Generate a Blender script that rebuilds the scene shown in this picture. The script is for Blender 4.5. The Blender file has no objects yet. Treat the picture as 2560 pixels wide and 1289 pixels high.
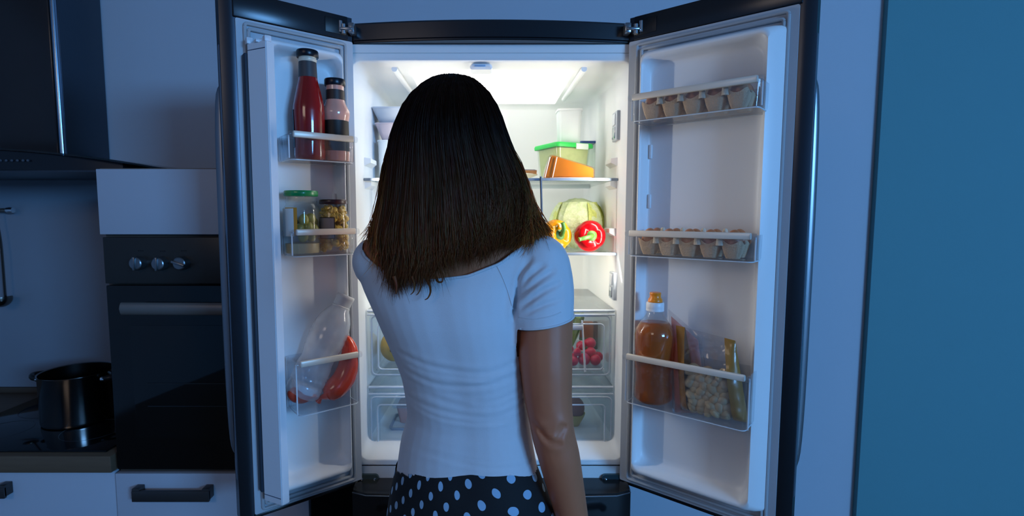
import bpy, bmesh, math, random
import numpy as np
from mathutils import Vector, Matrix, noise
from mathutils.bvhtree import BVHTree
random.seed(7); rng = np.random.default_rng(7)
sc = bpy.context.scene
C = sc.collection
PI = math.pi

# ------------------------------------------------------------------ camera
F, TH, CX, CY, ZC = 1297.0, 0.0849, 1225.0, 644.5, 1.43
cd = bpy.data.cameras.new('camera'); cam = bpy.data.objects.new('camera', cd); C.objects.link(cam)
cam.location = (0, 0, ZC); cam.rotation_euler = (PI/2 - TH, 0, 0)
cd.sensor_fit = 'HORIZONTAL'; cd.sensor_width = 36; cd.lens = F/2560*36
cd.shift_x = (1280 - CX)/2560; cd.clip_start = .02
cd.dof.use_dof = True; cd.dof.focus_distance = 1.08; cd.dof.aperture_fstop = 5.0
sc.camera = cam
# ------------------------------------------------------------------ world, lights, exposure
w = bpy.data.worlds.new('night'); sc.world = w; w.use_nodes = True
w.node_tree.nodes['Background'].inputs[0].default_value = (.05, .13, .3, 1)
w.node_tree.nodes['Background'].inputs[1].default_value = .25
sc.view_settings.view_transform = 'Standard'; sc.view_settings.look = 'None'
sc.cycles.transparent_max_bounces = 40; sc.cycles.max_bounces = 12
sc.view_settings.exposure = 0; sc.view_settings.gamma = 1; sc.view_settings.use_curve_mapping = False
def area(name, loc, target, sx, sy, energy, col, spread=None):
    l = bpy.data.lights.new(name, 'AREA'); l.shape = 'RECTANGLE'; l.size = sx; l.size_y = sy
    l.energy = energy; l.color = col
    if spread: l.spread = spread
    o = bpy.data.objects.new(name, l); C.objects.link(o); o.location = loc
    o.rotation_euler = (Vector(target) - Vector(loc)).to_track_quat('-Z', 'Y').to_euler()
    return o
WIN = (4.15, -3.9, 2.24)
area('moonlit_window_light', WIN, (0.0, 1.2, 1.45), 1.7, .85, 245, (.18, .49, 1.0))
area('dim_ceiling_lamp', (-1.3, -1.6, 2.66), (0, 1.0, 1.2), 1.0, 1.0, 12, (1.0, .80, .66))

# ------------------------------------------------------------------ helpers
def S(h):
    h = h.lstrip('#'); r = []
    for i in (0, 2, 4):
        c = int(h[i:i+2], 16)/255
        r.append(c/12.92 if c <= .04045 else ((c+.055)/1.055)**2.4)
    return tuple(r)
def zat(py, Y):
    v = (CY-py)/F; s, c = math.sin(TH), math.cos(TH)
    return ZC + Y*(v*c-s)/(v*s+c)
def P(px, py, Y):
    v = (CY-py)/F; s, c = math.sin(TH), math.cos(TH); t = Y/(v*s+c)
    return Vector(((px-CX)/F*t, Y, ZC + t*(v*c-s)))
def nd(nt, t, x=0, y=0, **k):
    n = nt.nodes.new(t)
    for a, b in k.items(): setattr(n, a, b)
    return n
MATS = {}
def mat(name, col, rough=.5, metal=0, var=.06, scale=14, bump=0, bscale=60, trans=0, ior=1.45, spec=.5, coat=0, emit=None, estr=0, sheen=0, sss=0, stretch=None, alpha=1):
    if name in MATS: return MATS[name]
    m = bpy.data.materials.new(name); m.use_nodes = True; nt = m.node_tree
    b = nt.nodes['Principled BSDF']
    tc = nd(nt, 'ShaderNodeTexCoord'); mp = nd(nt, 'ShaderNodeMapping')
    nt.links.new(tc.outputs['Object'], mp.inputs[0])
    if stretch: mp.inputs['Scale'].default_value = stretch
    nz = nd(nt, 'ShaderNodeTexNoise'); nz.inputs['Scale'].default_value = scale; nz.inputs['Detail'].default_value = 4
    nt.links.new(mp.outputs[0], nz.inputs['Vector'])
    mx = nd(nt, 'ShaderNodeMix', data_type='RGBA')
    mx.inputs[6].default_value = (*[c*(1-var) for c in col], 1); mx.inputs[7].default_value = (*[min(1, c*(1+var)) for c in col], 1)
    nt.links.new(nz.outputs[0], mx.inputs[0]); nt.links.new(mx.outputs[2], b.inputs['Base Color'])
    b.inputs['Roughness'].default_value = rough; b.inputs['Metallic'].default_value = metal
    b.inputs['Transmission Weight'].default_value = trans; b.inputs['IOR'].default_value = ior
    b.inputs['Specular IOR Level'].default_value = spec; b.inputs['Coat Weight'].default_value = coat
    b.inputs['Sheen Weight'].default_value = sheen
    b.inputs['Subsurface Weight'].default_value = sss
    if sss: b.inputs['Subsurface Radius'].default_value = (.02, .01, .006); b.inputs['Subsurface Scale'].default_value = .5
    if emit: b.inputs['Emission Color'].default_value = (*emit, 1); b.inputs['Emission Strength'].default_value = estr
    if bump:
        n2 = nd(nt, 'ShaderNodeTexNoise'); n2.inputs['Scale'].default_value = bscale; n2.inputs['Detail'].default_value = 3
        bp = nd(nt, 'ShaderNodeBump'); bp.inputs['Strength'].default_value = bump; bp.inputs['Distance'].default_value = .01
        nt.links.new(mp.outputs[0], n2.inputs['Vector']); nt.links.new(n2.outputs[0], bp.inputs['Height']); nt.links.new(bp.outputs[0], b.inputs['Normal'])
    MATS[name] = m; return m
def clear(name, col=(1, 1, 1), haze=.06, rough=.06, hazecol=(.8, .85, .9), gloss=1.0, bump=0, bscale=40):
    """thin clear plastic or glass: fresnel reflection, tinted transmission, slight haze"""
    if name in MATS: return MATS[name]
    m = bpy.data.materials.new(name); m.use_nodes = True; nt = m.node_tree
    for n in list(nt.nodes):
        if n.type != 'OUTPUT_MATERIAL': nt.nodes.remove(n)
    out = nt.nodes['Material Output']
    t = nd(nt, 'ShaderNodeBsdfTransparent'); t.inputs[0].default_value = (*col, 1)
    d = nd(nt, 'ShaderNodeBsdfDiffuse'); d.inputs[0].default_value = (*hazecol, 1)
    tl = nd(nt, 'ShaderNodeBsdfTranslucent'); tl.inputs[0].default_value = (*hazecol, 1)
    md = nd(nt, 'ShaderNodeMixShader'); md.inputs[0].default_value = .5
    nt.links.new(d.outputs[0], md.inputs[1]); nt.links.new(tl.outputs[0], md.inputs[2])
    m1 = nd(nt, 'ShaderNodeMixShader')
    nz = nd(nt, 'ShaderNodeTexNoise'); nz.inputs['Scale'].default_value = 9
    tc = nd(nt, 'ShaderNodeTexCoord'); nt.links.new(tc.outputs['Object'], nz.inputs['Vector'])
    mu = nd(nt, 'ShaderNodeMath', operation='MULTIPLY'); mu.inputs[1].default_value = haze*2
    nt.links.new(nz.outputs[0], mu.inputs[0]); nt.links.new(mu.outputs[0], m1.inputs[0])
    nt.links.new(t.outputs[0], m1.inputs[1]); nt.links.new(md.outputs[0], m1.inputs[2])
    g = nd(nt, 'ShaderNodeBsdfGlossy'); g.inputs['Roughness'].default_value = rough
    lw = nd(nt, 'ShaderNodeLayerWeight'); lw.inputs[0].default_value = .5
    pw = nd(nt, 'ShaderNodeMath', operation='POWER'); pw.inputs[1].default_value = 5; nt.links.new(lw.outputs['Facing'], pw.inputs[0])
    fr = nd(nt, 'ShaderNodeMath', operation='MULTIPLY_ADD'); fr.inputs[1].default_value = .92; fr.inputs[2].default_value = .04; nt.links.new(pw.outputs[0], fr.inputs[0])
    m2 = nd(nt, 'ShaderNodeMixShader'); mg = nd(nt, 'ShaderNodeMath', operation='MULTIPLY'); mg.inputs[1].default_value = gloss
    nt.links.new(fr.outputs[0], mg.inputs[0]); nt.links.new(mg.outputs[0], m2.inputs[0])
    nt.links.new(m1.outputs[0], m2.inputs[1]); nt.links.new(g.outputs[0], m2.inputs[2])
    nt.links.new(m2.outputs[0], out.inputs[0])
    if bump:
        n2 = nd(nt, 'ShaderNodeTexNoise'); n2.inputs['Scale'].default_value = bscale
        bp = nd(nt, 'ShaderNodeBump'); bp.inputs['Strength'].default_value = bump; bp.inputs['Distance'].default_value = .01
        nt.links.new(tc.outputs['Object'], n2.inputs['Vector']); nt.links.new(n2.outputs[0], bp.inputs['Height'])
        nt.links.new(bp.outputs[0], g.inputs['Normal']); nt.links.new(bp.outputs[0], d.inputs['Normal'])
    MATS[name] = m; return m

def fin(bm, ang=38):
    bmesh.ops.recalc_face_normals(bm, faces=bm.faces[:])
    a = math.radians(ang)
    for f in bm.faces: f.smooth = True
    for e in bm.edges:
        if len(e.link_faces) == 2 and e.calc_face_angle(0) > a: e.smooth = False
def obj(name, bm, m, parent=None, ang=38, loc=None, rot=None):
    """link a bmesh as one mesh object; under a parent the mesh is in the parent's local space"""
    if isinstance(bm, bpy.types.Mesh): me = bm
    else:
        fin(bm, ang); me = bpy.data.meshes.new(name); bm.to_mesh(me); bm.free()
    if m and not me.materials: me.materials.append(m)
    o = bpy.data.objects.new(name, me); C.objects.link(o)
    if parent: o.parent = parent
    if loc is not None: o.location = loc
    if rot is not None: o.rotation_euler = rot
    return o
def tag(o, label, cat, group=None, kind=None):
    o['label'] = label
    if cat: o['category'] = cat
    if group: o['group'] = group
    if kind: o['kind'] = kind
    return o
def thing(name, label, cat, loc=(0, 0, 0), rot=(0, 0, 0), group=None):
    o = bpy.data.objects.new(name, None); C.objects.link(o); o.empty_display_size = .05
    o.location = loc; o.rotation_euler = rot
    return tag(o, label, cat, group)
def struct(name, bm, m, label=None):
    o = obj(name, bm, m); o['kind'] = 'structure'
    if label: o['label'] = label
    return o
def B(): return bmesh.new()
def box(bm, x0, x1, y0, y1, z0, z1, bev=0, seg=2, M=None):
    r = bmesh.ops.create_cube(bm, size=1)
    vs = r['verts']
    for v in vs:
        v.co = Vector(((x0+x1)/2 + v.co.x*(x1-x0), (y0+y1)/2 + v.co.y*(y1-y0), (z0+z1)/2 + v.co.z*(z1-z0)))
    if bev:
        es = list({e for v in vs for e in v.link_edges})
        r = bmesh.ops.bevel(bm, geom=es, offset=bev, segments=seg, affect='EDGES', profile=.5)
        vs = list({v for f in r['faces'] for v in f.verts} | {v for v in vs if v.is_valid})
    if M is not None:
        for v in vs: v.co = M @ v.co
    return bm
def loft(bm, loops, cap0=True, cap1=True, closed=True):
    rows = [[bm.verts.new(p) for p in lp] for lp in loops]
    n = len(rows[0])
    for a, b in zip(rows[:-1], rows[1:]):
        for i in range(n if closed else n-1):
            j = (i+1) % n
            try: bm.faces.new((a[i], a[j], b[j], b[i]))
            except ValueError: pass
    if cap0: bm.faces.new(rows[0][::-1])
    if cap1: bm.faces.new(rows[-1])
    return rows
def lathe(bm, prof, seg=24, M=None, sx=1, sy=1):
    rows = []
    for r, z in prof:
        if r < 1e-6: rows.append([bm.verts.new((0, 0, z))])
        else: rows.append([bm.verts.new((r*sx*math.cos(2*PI*i/seg), r*sy*math.sin(2*PI*i/seg), z)) for i in range(seg)])
    for a, b in zip(rows[:-1], rows[1:]):
        for i in range(seg):
            j = (i+1) % seg
            if len(a) == 1 and len(b) == 1: continue
            if len(a) == 1: bm.faces.new((a[0], b[j], b[i]))
            elif len(b) == 1: bm.faces.new((a[i], a[j], b[0]))
            else: bm.faces.new((a[i], a[j], b[j], b[i]))
    if M is not None:
        for r in rows:
            for v in r: v.co = M @ v.co
    return bm
def tube(bm, pts, rad, seg=10, ry=None, up=Vector((0, 0, 1)), cap=True):
    pts = [Vector(p) for p in pts]; n = len(pts)
    if not hasattr(rad, '__len__'): rad = [rad]*n
    if ry is None: ry = rad
    elif not hasattr(ry, '__len__'): ry = [ry]*n
    t0 = (pts[1]-pts[0]).normalized()
    a = up - t0*up.dot(t0)
    if a.length < .1: a = Vector((1, 0, 0)) - t0*t0.x
    a.normalize(); loops = []
    for i in range(n):
        t = (pts[min(i+1, n-1)]-pts[max(i-1, 0)]).normalized()
        a = (a - t*a.dot(t)).normalized(); b = t.cross(a)
        loops.append([pts[i] + a*(rad[i]*math.cos(2*PI*k/seg)) + b*(ry[i]*math.sin(2*PI*k/seg)) for k in range(seg)])
    loft(bm, loops, cap, cap); return bm
def rr(x0, x1, z0, z1, r, n=5):
    """rounded rectangle outline, 4*(n+1) points"""
    r = min(r, (x1-x0)/2-1e-4, (z1-z0)/2-1e-4); out = []
    for cx, cz, a0 in ((x1-r, z1-r, 0), (x0+r, z1-r, 90), (x0+r, z0+r, 180), (x1-r, z0+r, 270)):
        for k in range(n+1):
            a = math.radians(a0 + 90*k/n); out.append((cx+r*math.cos(a), cz+r*math.sin(a)))
    return out
def blob(bm, r, sub=2, M=None):
    q = bmesh.ops.create_icosphere(bm, subdivisions=sub, radius=r)
    if M is not None:
        for v in q['verts']: v.co = M @ v.co
    return q['verts']
def prism(bm, poly, z0, z1, bev=0):
    """poly in (x,y), extruded in z"""
    loft(bm, [[(x, y, z0) for x, y in poly], [(x, y, z1) for x, y in poly]])
    return bm
def catmull(pts, n=6):
    pts = [np.array(p, float) for p in pts]; out = []
    for i in range(len(pts)-1):
        p0 = pts[max(i-1, 0)]; p1 = pts[i]; p2 = pts[i+1]; p3 = pts[min(i+2, len(pts)-1)]
        for k in range(n):
            t = k/n
            out.append(.5*((2*p1)+(-p0+p2)*t+(2*p0-5*p1+4*p2-p3)*t*t+(-p0+3*p1-3*p2+p3)*t**3))
    out.append(pts[-1]); return out

# ------------------------------------------------------------------ materials
M_wall = mat('painted_wall', S('b9bfca'), .75, var=.02, scale=3, bump=.04, bscale=220)
M_teal = mat('teal_painted_wall', S('5b9199'), .75, var=.02, scale=3, bump=.04, bscale=220)
M_ceil = mat('ceiling_paint', S('c8ccd2'), .8, var=.02)
M_floor = mat('floor_laminate', S('6a5a4c'), .4, var=.2, scale=6, stretch=(1, 8, 1))
M_white = mat('fridge_white_plastic', S('e6e9ec'), .38, var=.015, scale=5)
M_liner = mat('liner_white', S('eef0f0'), .42, var=.012, scale=4)
M_gask = mat('gasket_grey', S('a9adb2'), .6, var=.04)
M_steel = mat('dark_steel', S('3c4048'), .32, metal=.85, var=.05, scale=30, stretch=(1, 1, 40))
M_black = mat('black_gloss', S('15171a'), .18, var=.1)
M_cap = mat('dark_door_cap', S('22262c'), .24, metal=.3, var=.08)
M_handle = mat('handle_metal', S('8d939b'), .35, metal=.8, var=.03)
M_chrome = mat('chrome', S('d5d8dc'), .12, metal=1, var=.02)
M_alu = mat('brushed_trim', S('e6ddcf'), .36, metal=.15, var=.03)
M_bin = clear('bin_plastic', (.955, .97, .985), .035, .05)
M_draw = clear('drawer_plastic', (.9, .94, .97), .10, .08)
M_glass = clear('shelf_glass', (.93, .97, .96), .03, .03)
M_jar = clear('jar_glass', (.97, .99, .98), .02, .03)
M_film = clear('clear_film', (.96, .96, .97), .05, .10, gloss=1.6, bump=.6, bscale=22)

# ------------------------------------------------------------------ room
YB = 2.1; XR = 1.535; XE, YE = 5.6, -5.0
bm = B(); box(bm, -2.9, XE, YE, 2.3, -.05, 0); struct('floor', bm, M_floor)
bm = B(); box(bm, -2.9, XE, YE, 2.3, 2.72, 2.8); struct('ceiling', bm, M_ceil)
bm = B(); box(bm, -2.8, XE, YB, YB+.12, 0, 2.72); struct('wall_back', bm, M_wall)
bm = B(); box(bm, XR, XE, YB-.025, YB, 0, 2.72); struct('wall_right', bm, M_teal)
bm = B(); box(bm, -2.9, -2.8, YE, YB, 0, 2.72); struct('wall_left', bm, M_wall)
bm = B(); box(bm, XE, XE+.1, YE, YB, 0, 2.72); struct('wall_far_right', bm, M_wall)
bm = B()
WX0, WX1, WZ0, WZ1 = 3.2, 5.2, 1.3, 2.6
for x0, x1, z0, z1 in ((-2.9, WX0, 0, 2.72), (WX1, XE, 0, 2.72), (WX0, WX1, 0, WZ0), (WX0, WX1, WZ1, 2.72)):
    box(bm, x0, x1, YE-.1, YE, z0, z1)
struct('wall_front', bm, M_wall)
bm = B()
for x0, x1, z0, z1 in ((WX0, WX0+.06, WZ0, WZ1), (WX1-.06, WX1, WZ0, WZ1), (WX0+.06, WX1-.06, WZ0, WZ0+.06), (WX0+.06, WX1-.06, WZ1-.06, WZ1)):
    box(bm, x0, x1, YE-.08, YE-.02, z0, z1, .004)
win = struct('window_1', bm, M_white)
bm = B(); box(bm, WX0+.06, WX1-.06, YE-.055, YE-.045, WZ0+.06, WZ1-.06); obj('pane', bm, clear('window_glass', (.95, .98, 1), .01, .02), win)

# ------------------------------------------------------------------ fridge
FX0, FX1, FY0, FY1 = -.378, .386, 1.42, 2.04
zft = zat(110, 1.42); zfb = zat(1203, 1.42); zct = zat(150, 1.42); zcb = zat(1150, 1.42)
CX0, CX1, CYB = -.36, .365, 1.93
fr = thing('refrigerator', 'dark steel french-door refrigerator standing open with lit white interior', 'refrigerator', (0, 1.72, 0))
FO = Vector((0, 1.72, 0))
def fobj(name, bm, m, parent=None, ang=38):
    if parent is None:
        for v in bm.verts: v.co -= FO
        return obj(name, bm, m, fr, ang)
    for v in bm.verts: v.co -= FO
    return obj(name, bm, m, parent, ang)
zbar0, zbar1 = zft, zat(56, 1.41)
# outer shell (open at the front)
bm = B()
loft(bm, [[(x, y, z) for x, z in rr(FX0+d, FX1-d, .03, zbar1-d, .004, 2)] for y, d in ((1.425, 0), (FY1, 0))], False, True)
fobj('body_shell', bm, M_steel)
# liner: flange, rounded mouth, cavity
bm = B()
loops = []
for y, x0, x1, z0, z1, r in ((1.425, FX0, FX1, zfb-.02, zft, .004), (1.42, FX0+.001, FX1-.001, zfb-.02, zft-.001, .004),
        (1.42, FX0+.004, FX1-.004, zcb-.013, zft-.022, .012), (1.424, FX0+.005, FX1-.005, zcb-.0145, zft-.0235, .012),
        (1.42, FX0+.006, FX1-.006, zcb-.016, zft-.025, .012),
        (1.42, -.371, .379, zcb, zct, .028), (1.423, -.3685, .3765, zcb+.003, zct-.003, .026), (1.432, -.3665, .373, zcb+.008, zct-.005, .025),
        (1.47, CX0, CX1, zcb+.03, zct-.008, .025), (1.55, CX0, CX1, zcb+.035, zct-.008, .022), (CYB-.02, CX0, CX1, zcb+.04, zct-.008, .022), (CYB, CX0+.02, CX1-.02, zcb+.06, zct-.028, .01)):
    loops.append([(x, y, z) for x, z in rr(x0, x1, z0, z1, r, 6)])
loft(bm, loops, False, True)
fobj('interior_liner', bm, M_liner, ang=50)
# curved top bar
bm = B(); nseg = 24; top = []
prof = [(.0, 0), (.004, .0), (.004, .006), (.0, .008), (.0, .052), (.006, .0585), (.05, .0585), (.05, 0)]
for k in range(nseg+1):
    u = k/nseg*2-1; x = (FX0+FX1)/2 + u*(FX1-FX0)/2*.955; yf = 1.413 - .03*(1-u*u)
    top.append([(x, yf+a, zft+b*(zbar1-zft)/.0585) for a, b in prof])
loft(bm, top); fobj('top_bar', bm, M_cap)
# ceiling lamp, sensor housing, ridges
zc = zct-.008
bm = B(); box(bm, -.225, .235, 1.50, 1.924, zc-.004, zc-.0005, .002)
fobj('lamp_cover', bm, mat('lamp_diffuser', S('ffffff'), .5, var=.0, emit=(1, .965, .91), estr=1.9))
bm = B(); loft(bm, [[(x, y, z) for x, z in rr(-.054+d, .006-d, zc-h, zc, .006, 3)] for y, d, h in ((1.425, .006, .006), (1.43, 0, .014), (1.475, 0, .014), (1.48, .006, .004))])
sh = fobj('sensor_housing', bm, M_white)
bm = B(); box(bm, -.042, -.012, 1.4235, 1.4305, zc-.009, zc-.003, .001); fobj('sensor_window', bm, mat('sensor_blue', S('a8c4e2'), .3), sh)
for x0, x1 in ((-.262, -.245), (.258, .275)):
    bm = B(); tube(bm, [(x0, 1.46, zc-.004), (x0*.985+.002, 1.84, zc-.004)], .008, 10); fobj('ceiling_rib', bm, M_liner)
# unseen light strips added behind the side lips to brighten the contents
for sx in (-1, 1):
    xs = CX0+.003 if sx < 0 else CX1-.003
    area('refrigerator_side_fill', (xs-sx*.010, 1.450, 1.43), (xs-sx*.5, 1.50, 1.38), .012, .52, 2.6, (1.0, .95, .86))
# vents on right wall, supports
def wallmod(px, y0, y1, Y):
    z1, z0 = zat(y0, Y), zat(y1, Y)
    bm = B(); box(bm, CX1-.010, CX1+.002, Y-.02, Y+.035, z0, z1, .003); o = fobj('side_vent', bm, mat('vent_body', S('b7c0c9'), .4))
    for k in (0, 1):
        a = z0+(z1-z0)*(.08+.46*k); bm = B(); box(bm, CX1-.0125, CX1-.009, Y-.005, Y+.025, a, a+(z1-z0)*.38, .001); fobj('vent_grille', bm, M_chrome if k == 0 else mat('vent_white', S('dfe5ea'), .4), o)
wallmod(1530, 278, 352, 1.50); wallmod(1526, 680, 748, 1.50)
for sx in (-1, 1):
    for py in (405, 462, 580):
        x = CX0 if sx < 0 else CX1; z = zat(py, 1.52)
        bm = B(); loft(bm, [[(x+sx*.003, 1.50, z-.014), (x+sx*.003, 1.60, z-.014), (x+sx*.003, 1.60, z+.012), (x+sx*.003, 1.50, z+.012)],
                            [(x-sx*.016, 1.515, z-.002), (x-sx*.016, 1.59, z-.002), (x-sx*.016, 1.59, z+.010), (x-sx*.016, 1.515, z+.010)]])
        fobj('shelf_support', bm, M_liner)
# shelves
ZS1 = zat(447, 1.5); ZS2 = zat(632, 1.5)
for z in (ZS1, ZS2):
    bm = B(); box(bm, CX0+.004, CX1-.004, 1.498, 1.90, z-.004, z+.001, .001); s = fobj('glass_shelf', bm, M_glass)
    bm = B(); box(bm, CX0+.001, CX1-.001, 1.487, 1.50, z-.006, z+.002, .002); fobj('front_trim', bm, mat('shelf_trim', S('8592a2'), .3, metal=.3), s)
    bm = B(); box(bm, CX0+.004, CX1-.004, 1.895, 1.91, z-.008, z+.006, .002); fobj('back_trim', bm, mat('shelf_trim_rear', S('cfd8de'), .3), s)
area('refrigerator_shelf_fill', (0, 1.508, ZS2-.010), (0, 1.9, ZS2-.20), .62, .008, 1.1, (1.0, .88, .68))  # unseen strip added behind the shelf trim to brighten the space below
bm = B(); tube(bm, [P(1352, 441, 1.487), P(1357, 632, 1.487)], .0032, 8); fobj('divider_rod', bm, mat('rod_dark', S('4c5560'), .3, metal=.7))
# crisper and lower drawers, frosted frames
def drawer(zt, zb, x0, x1, yf, cover):
    zc0, zc1 = zat(zb, yf), zat(zt, yf); zo = zc1
    bm = B(); lo = []
    for y, d, r in ((yf+.38, .012, .012), (yf+.02, .0, .014), (yf, .0, .014), (yf-.004, .004, .012), (yf-.004, .016, .014), (yf+.002, .018, .014), (yf+.006, .022, .014), (yf+.006, .030, .012)):
        lo.append([(x, y, z) for x, z in rr(x0+d, x1-d, zc0+d*.9, zc1-d*1.2, r, 4)])
    loft(bm, lo, False, False); dr = fobj(cover, bm, M_draw)
    bm = B(); box(bm, x0+.028, x1-.028, yf+.004, yf+.0065, zc0+.026, zc1-.034, .001); fobj('front_pane', bm, M_bin, dr)
    bm = B(); loft(bm, [[(x, y, z) for x, y in rr(x0+.012, x1-.012, yf+.01, yf+.38, .01, 3)] for z in (zc0+.012, zc0+.015)]); fobj('drawer_floor', bm, M_draw, dr)
    lo = [rr(x0+.006, x1-.006, zc0+.006, zc1-.007, .014, 4), rr(x0+.024, x1-.024, zc0+.022, zc1-.03, .012, 4)]
    for l in lo:
        bm = B(); q = [(x, yf-.004, z) for x, z in l]; tube(bm, q+[q[0]], .0022, 6); fobj('frame_bead', bm, mat('frost_bead', S('d3dde6'), .25, var=.02), dr)
    return dr, zc0, zc1
XD0, XD1 = -.352, .357
d1, z10, z11 = drawer(783, 940, XD0+.002, XD1-.002, 1.487, 'crisper_drawer')
d2, z20, z21 = drawer(985, 1128, XD0-.002, XD1+.004, 1.480, 'lower_drawer')
# cover glass above the crisper, shelf between drawers
for zpy, h in ((772, .011), (962, .020)):
    z = zat(zpy, 1.49); bm = B(); box(bm, CX0+.003, CX1-.003, 1.486, 1.90, z-h, z, .004); o = fobj('drawer_cover', bm, clear('frosted_cover', (.93, .95, .96), .16, .15, (.85, .9, .93)))
    bm = B(); tube(bm, [(CX0+.004, 1.484, z-.004), (CX1-.004, 1.484, z-.004)], .004, 8); fobj('cover_lip', bm, MATS['frost_bead'], o)
    bm = B(); tube(bm, [(CX0+.004, 1.482, z-h-.004), (CX1-.004, 1.482, z-h-.004)], .003, 8); fobj('cover_lip', bm, MATS['frost_bead'], o)
bm = B(); tube(bm, [P(1455, 800, 1.481), P(1463, 929, 1.481)], .0028, 8, ry=.002); fobj('drawer_rib', bm, mat('rib_white', S('eef2f4'), .3), d1)
bm = B(); a, b = P(1180, 812, 1.482), P(1457, 824, 1.482); box(bm, a.x, b.x, 1.477, 1.486, b.z, a.z, .002); fobj('drawer_grip', bm, mat('grip_grey', S('b9c0cd'), .35), d1)
# hinges
for px, s in ((882, -1), (1566, 1)):
    bm = B(); z = zat(78, 1.40); x = (px-CX)/F*1.40
    box(bm, x-.016, x+.016, 1.375, 1.43, z-.004, z+.003, .002); lathe(bm, [(0, -.012), (.007, -.012), (.007, .012), (0, .012)], 14, Matrix.Translation((x+s*.008, 1.385, z)))
    box(bm, x-.008-s*.012, x+.008-s*.012, 1.380, 1.42, z-.01, z+.016, .003)
    fobj('hinge', bm, mat('hinge_metal', S('9aa1a8'), .25, metal=.9))
for px0, px1 in ((896, 946), (1505, 1562)):
    a, b = P(px0, 1186, 1.412), P(px1, 1207, 1.412)
    bm = B(); lo = rr(a.x, b.x, b.z, a.z, .010, 5); loft(bm, [[(x, y, z) for x, z in lo] for y in (1.424, 1.411)])
    h = fobj('hinge_plate', bm, mat('hinge_plate', S('3d545a'), .3, metal=.5))
    for x in (a.x+.010, b.x-.010):
        bm = B(); lathe(bm, [(0, .004), (.003, .003), (.0042, 0)], 12, Matrix.Translation((x, 1.411, (a.z+b.z)/2)) @ Matrix.Rotation(PI/2, 4, 'X')); fobj('screw', bm, M_chrome, h)
# freezer drawer front below the doors
zdt = zat(1236, 1.33)
bm = B(); pl = [(FX0-.0, 1.415), (FX0-.0, 1.365), (FX0+.004, 1.350), (FX0+.045, 1.333), (0, 1.318), (FX1-.045, 1.333), (FX1-.004, 1.350), (FX1, 1.365), (FX1, 1.415)]
loft(bm, [[(x, y, .08) for x, y in pl], [(x, y, zdt-.006) for x, y in pl], [(x*.995+.00002, y+.004, zdt) for x, y in pl]])
fzd = fobj('freezer_drawer', bm, M_black, ang=25)
bm = B(); tube(bm, [(FX0+.06, 1.30, zdt-.06), (FX0+.06, 1.285, zdt-.06), (FX1-.06, 1.285, zdt-.06), (FX1-.06, 1.30, zdt-.06)], .011, 10); fobj('drawer_handle', bm, M_handle, fzd)
bm = B(); tube(bm, [(x, y-.001, zdt-.004) for x, y in pl[2:7]], .0016, 6); fobj('edge_trim', bm, mat('edge_trim', S('7f8c99'), .2, metal=.8), fzd)

# ------------------------------------------------------------------ doors (local frame: x hinge->free edge, y inward normal, z up)
class Door:
    def __init__(s, hx, hy, ex, ey, nx, ny, L): s.h = Vector((hx, hy)); s.e = Vector((ex, ey)); s.n = Vector((nx, ny)); s.L = L
    def w(s, x, y, z): q = s.h + s.e*x + s.n*y; return Vector((q.x, q.y, z))
    def xform(s, bm):
        for v in bm.verts: v.co = s.w(*v.co)
        return bm
    def solve(s, px, py, y):
        """local x and world z of the point at local depth y seen at that pixel (layout measuring)"""
        u = (px-CX)/F; sn, c = math.sin(TH), math.cos(TH); Z = 0
        for _ in range(6):
            a = s.e.x - u*c*s.e.y; b = s.h.x + s.n.x*y - u*c*(s.h.y+s.n.y*y) + u*sn*Z
            x = -b/a; Y = s.h.y + s.e.y*x + s.n.y*y; Z = zat(py, Y)-ZC
        return x, Z+ZC
    def rot(s):  # rotation about z carrying +X onto the door's run
        return math.atan2(s.e.y, s.e.x)
a1, a2 = .6678, .7005
LD = Door(-.3704, 1.4, -math.cos(a1), -math.sin(a1), math.sin(a1), -math.cos(a1), .2732)
RD = Door(.375, 1.4, math.cos(a2), -math.sin(a2), -math.sin(a2), -math.cos(a2), .3807)
DZT, DZB = ZC+.449, ZC-.746
DCAP = DZT+.062
def dobj(D, name, bm, m, parent=None, ang=38):
    D.xform(bm); return fobj(name, bm, m, parent, ang)
TK = .058
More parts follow.
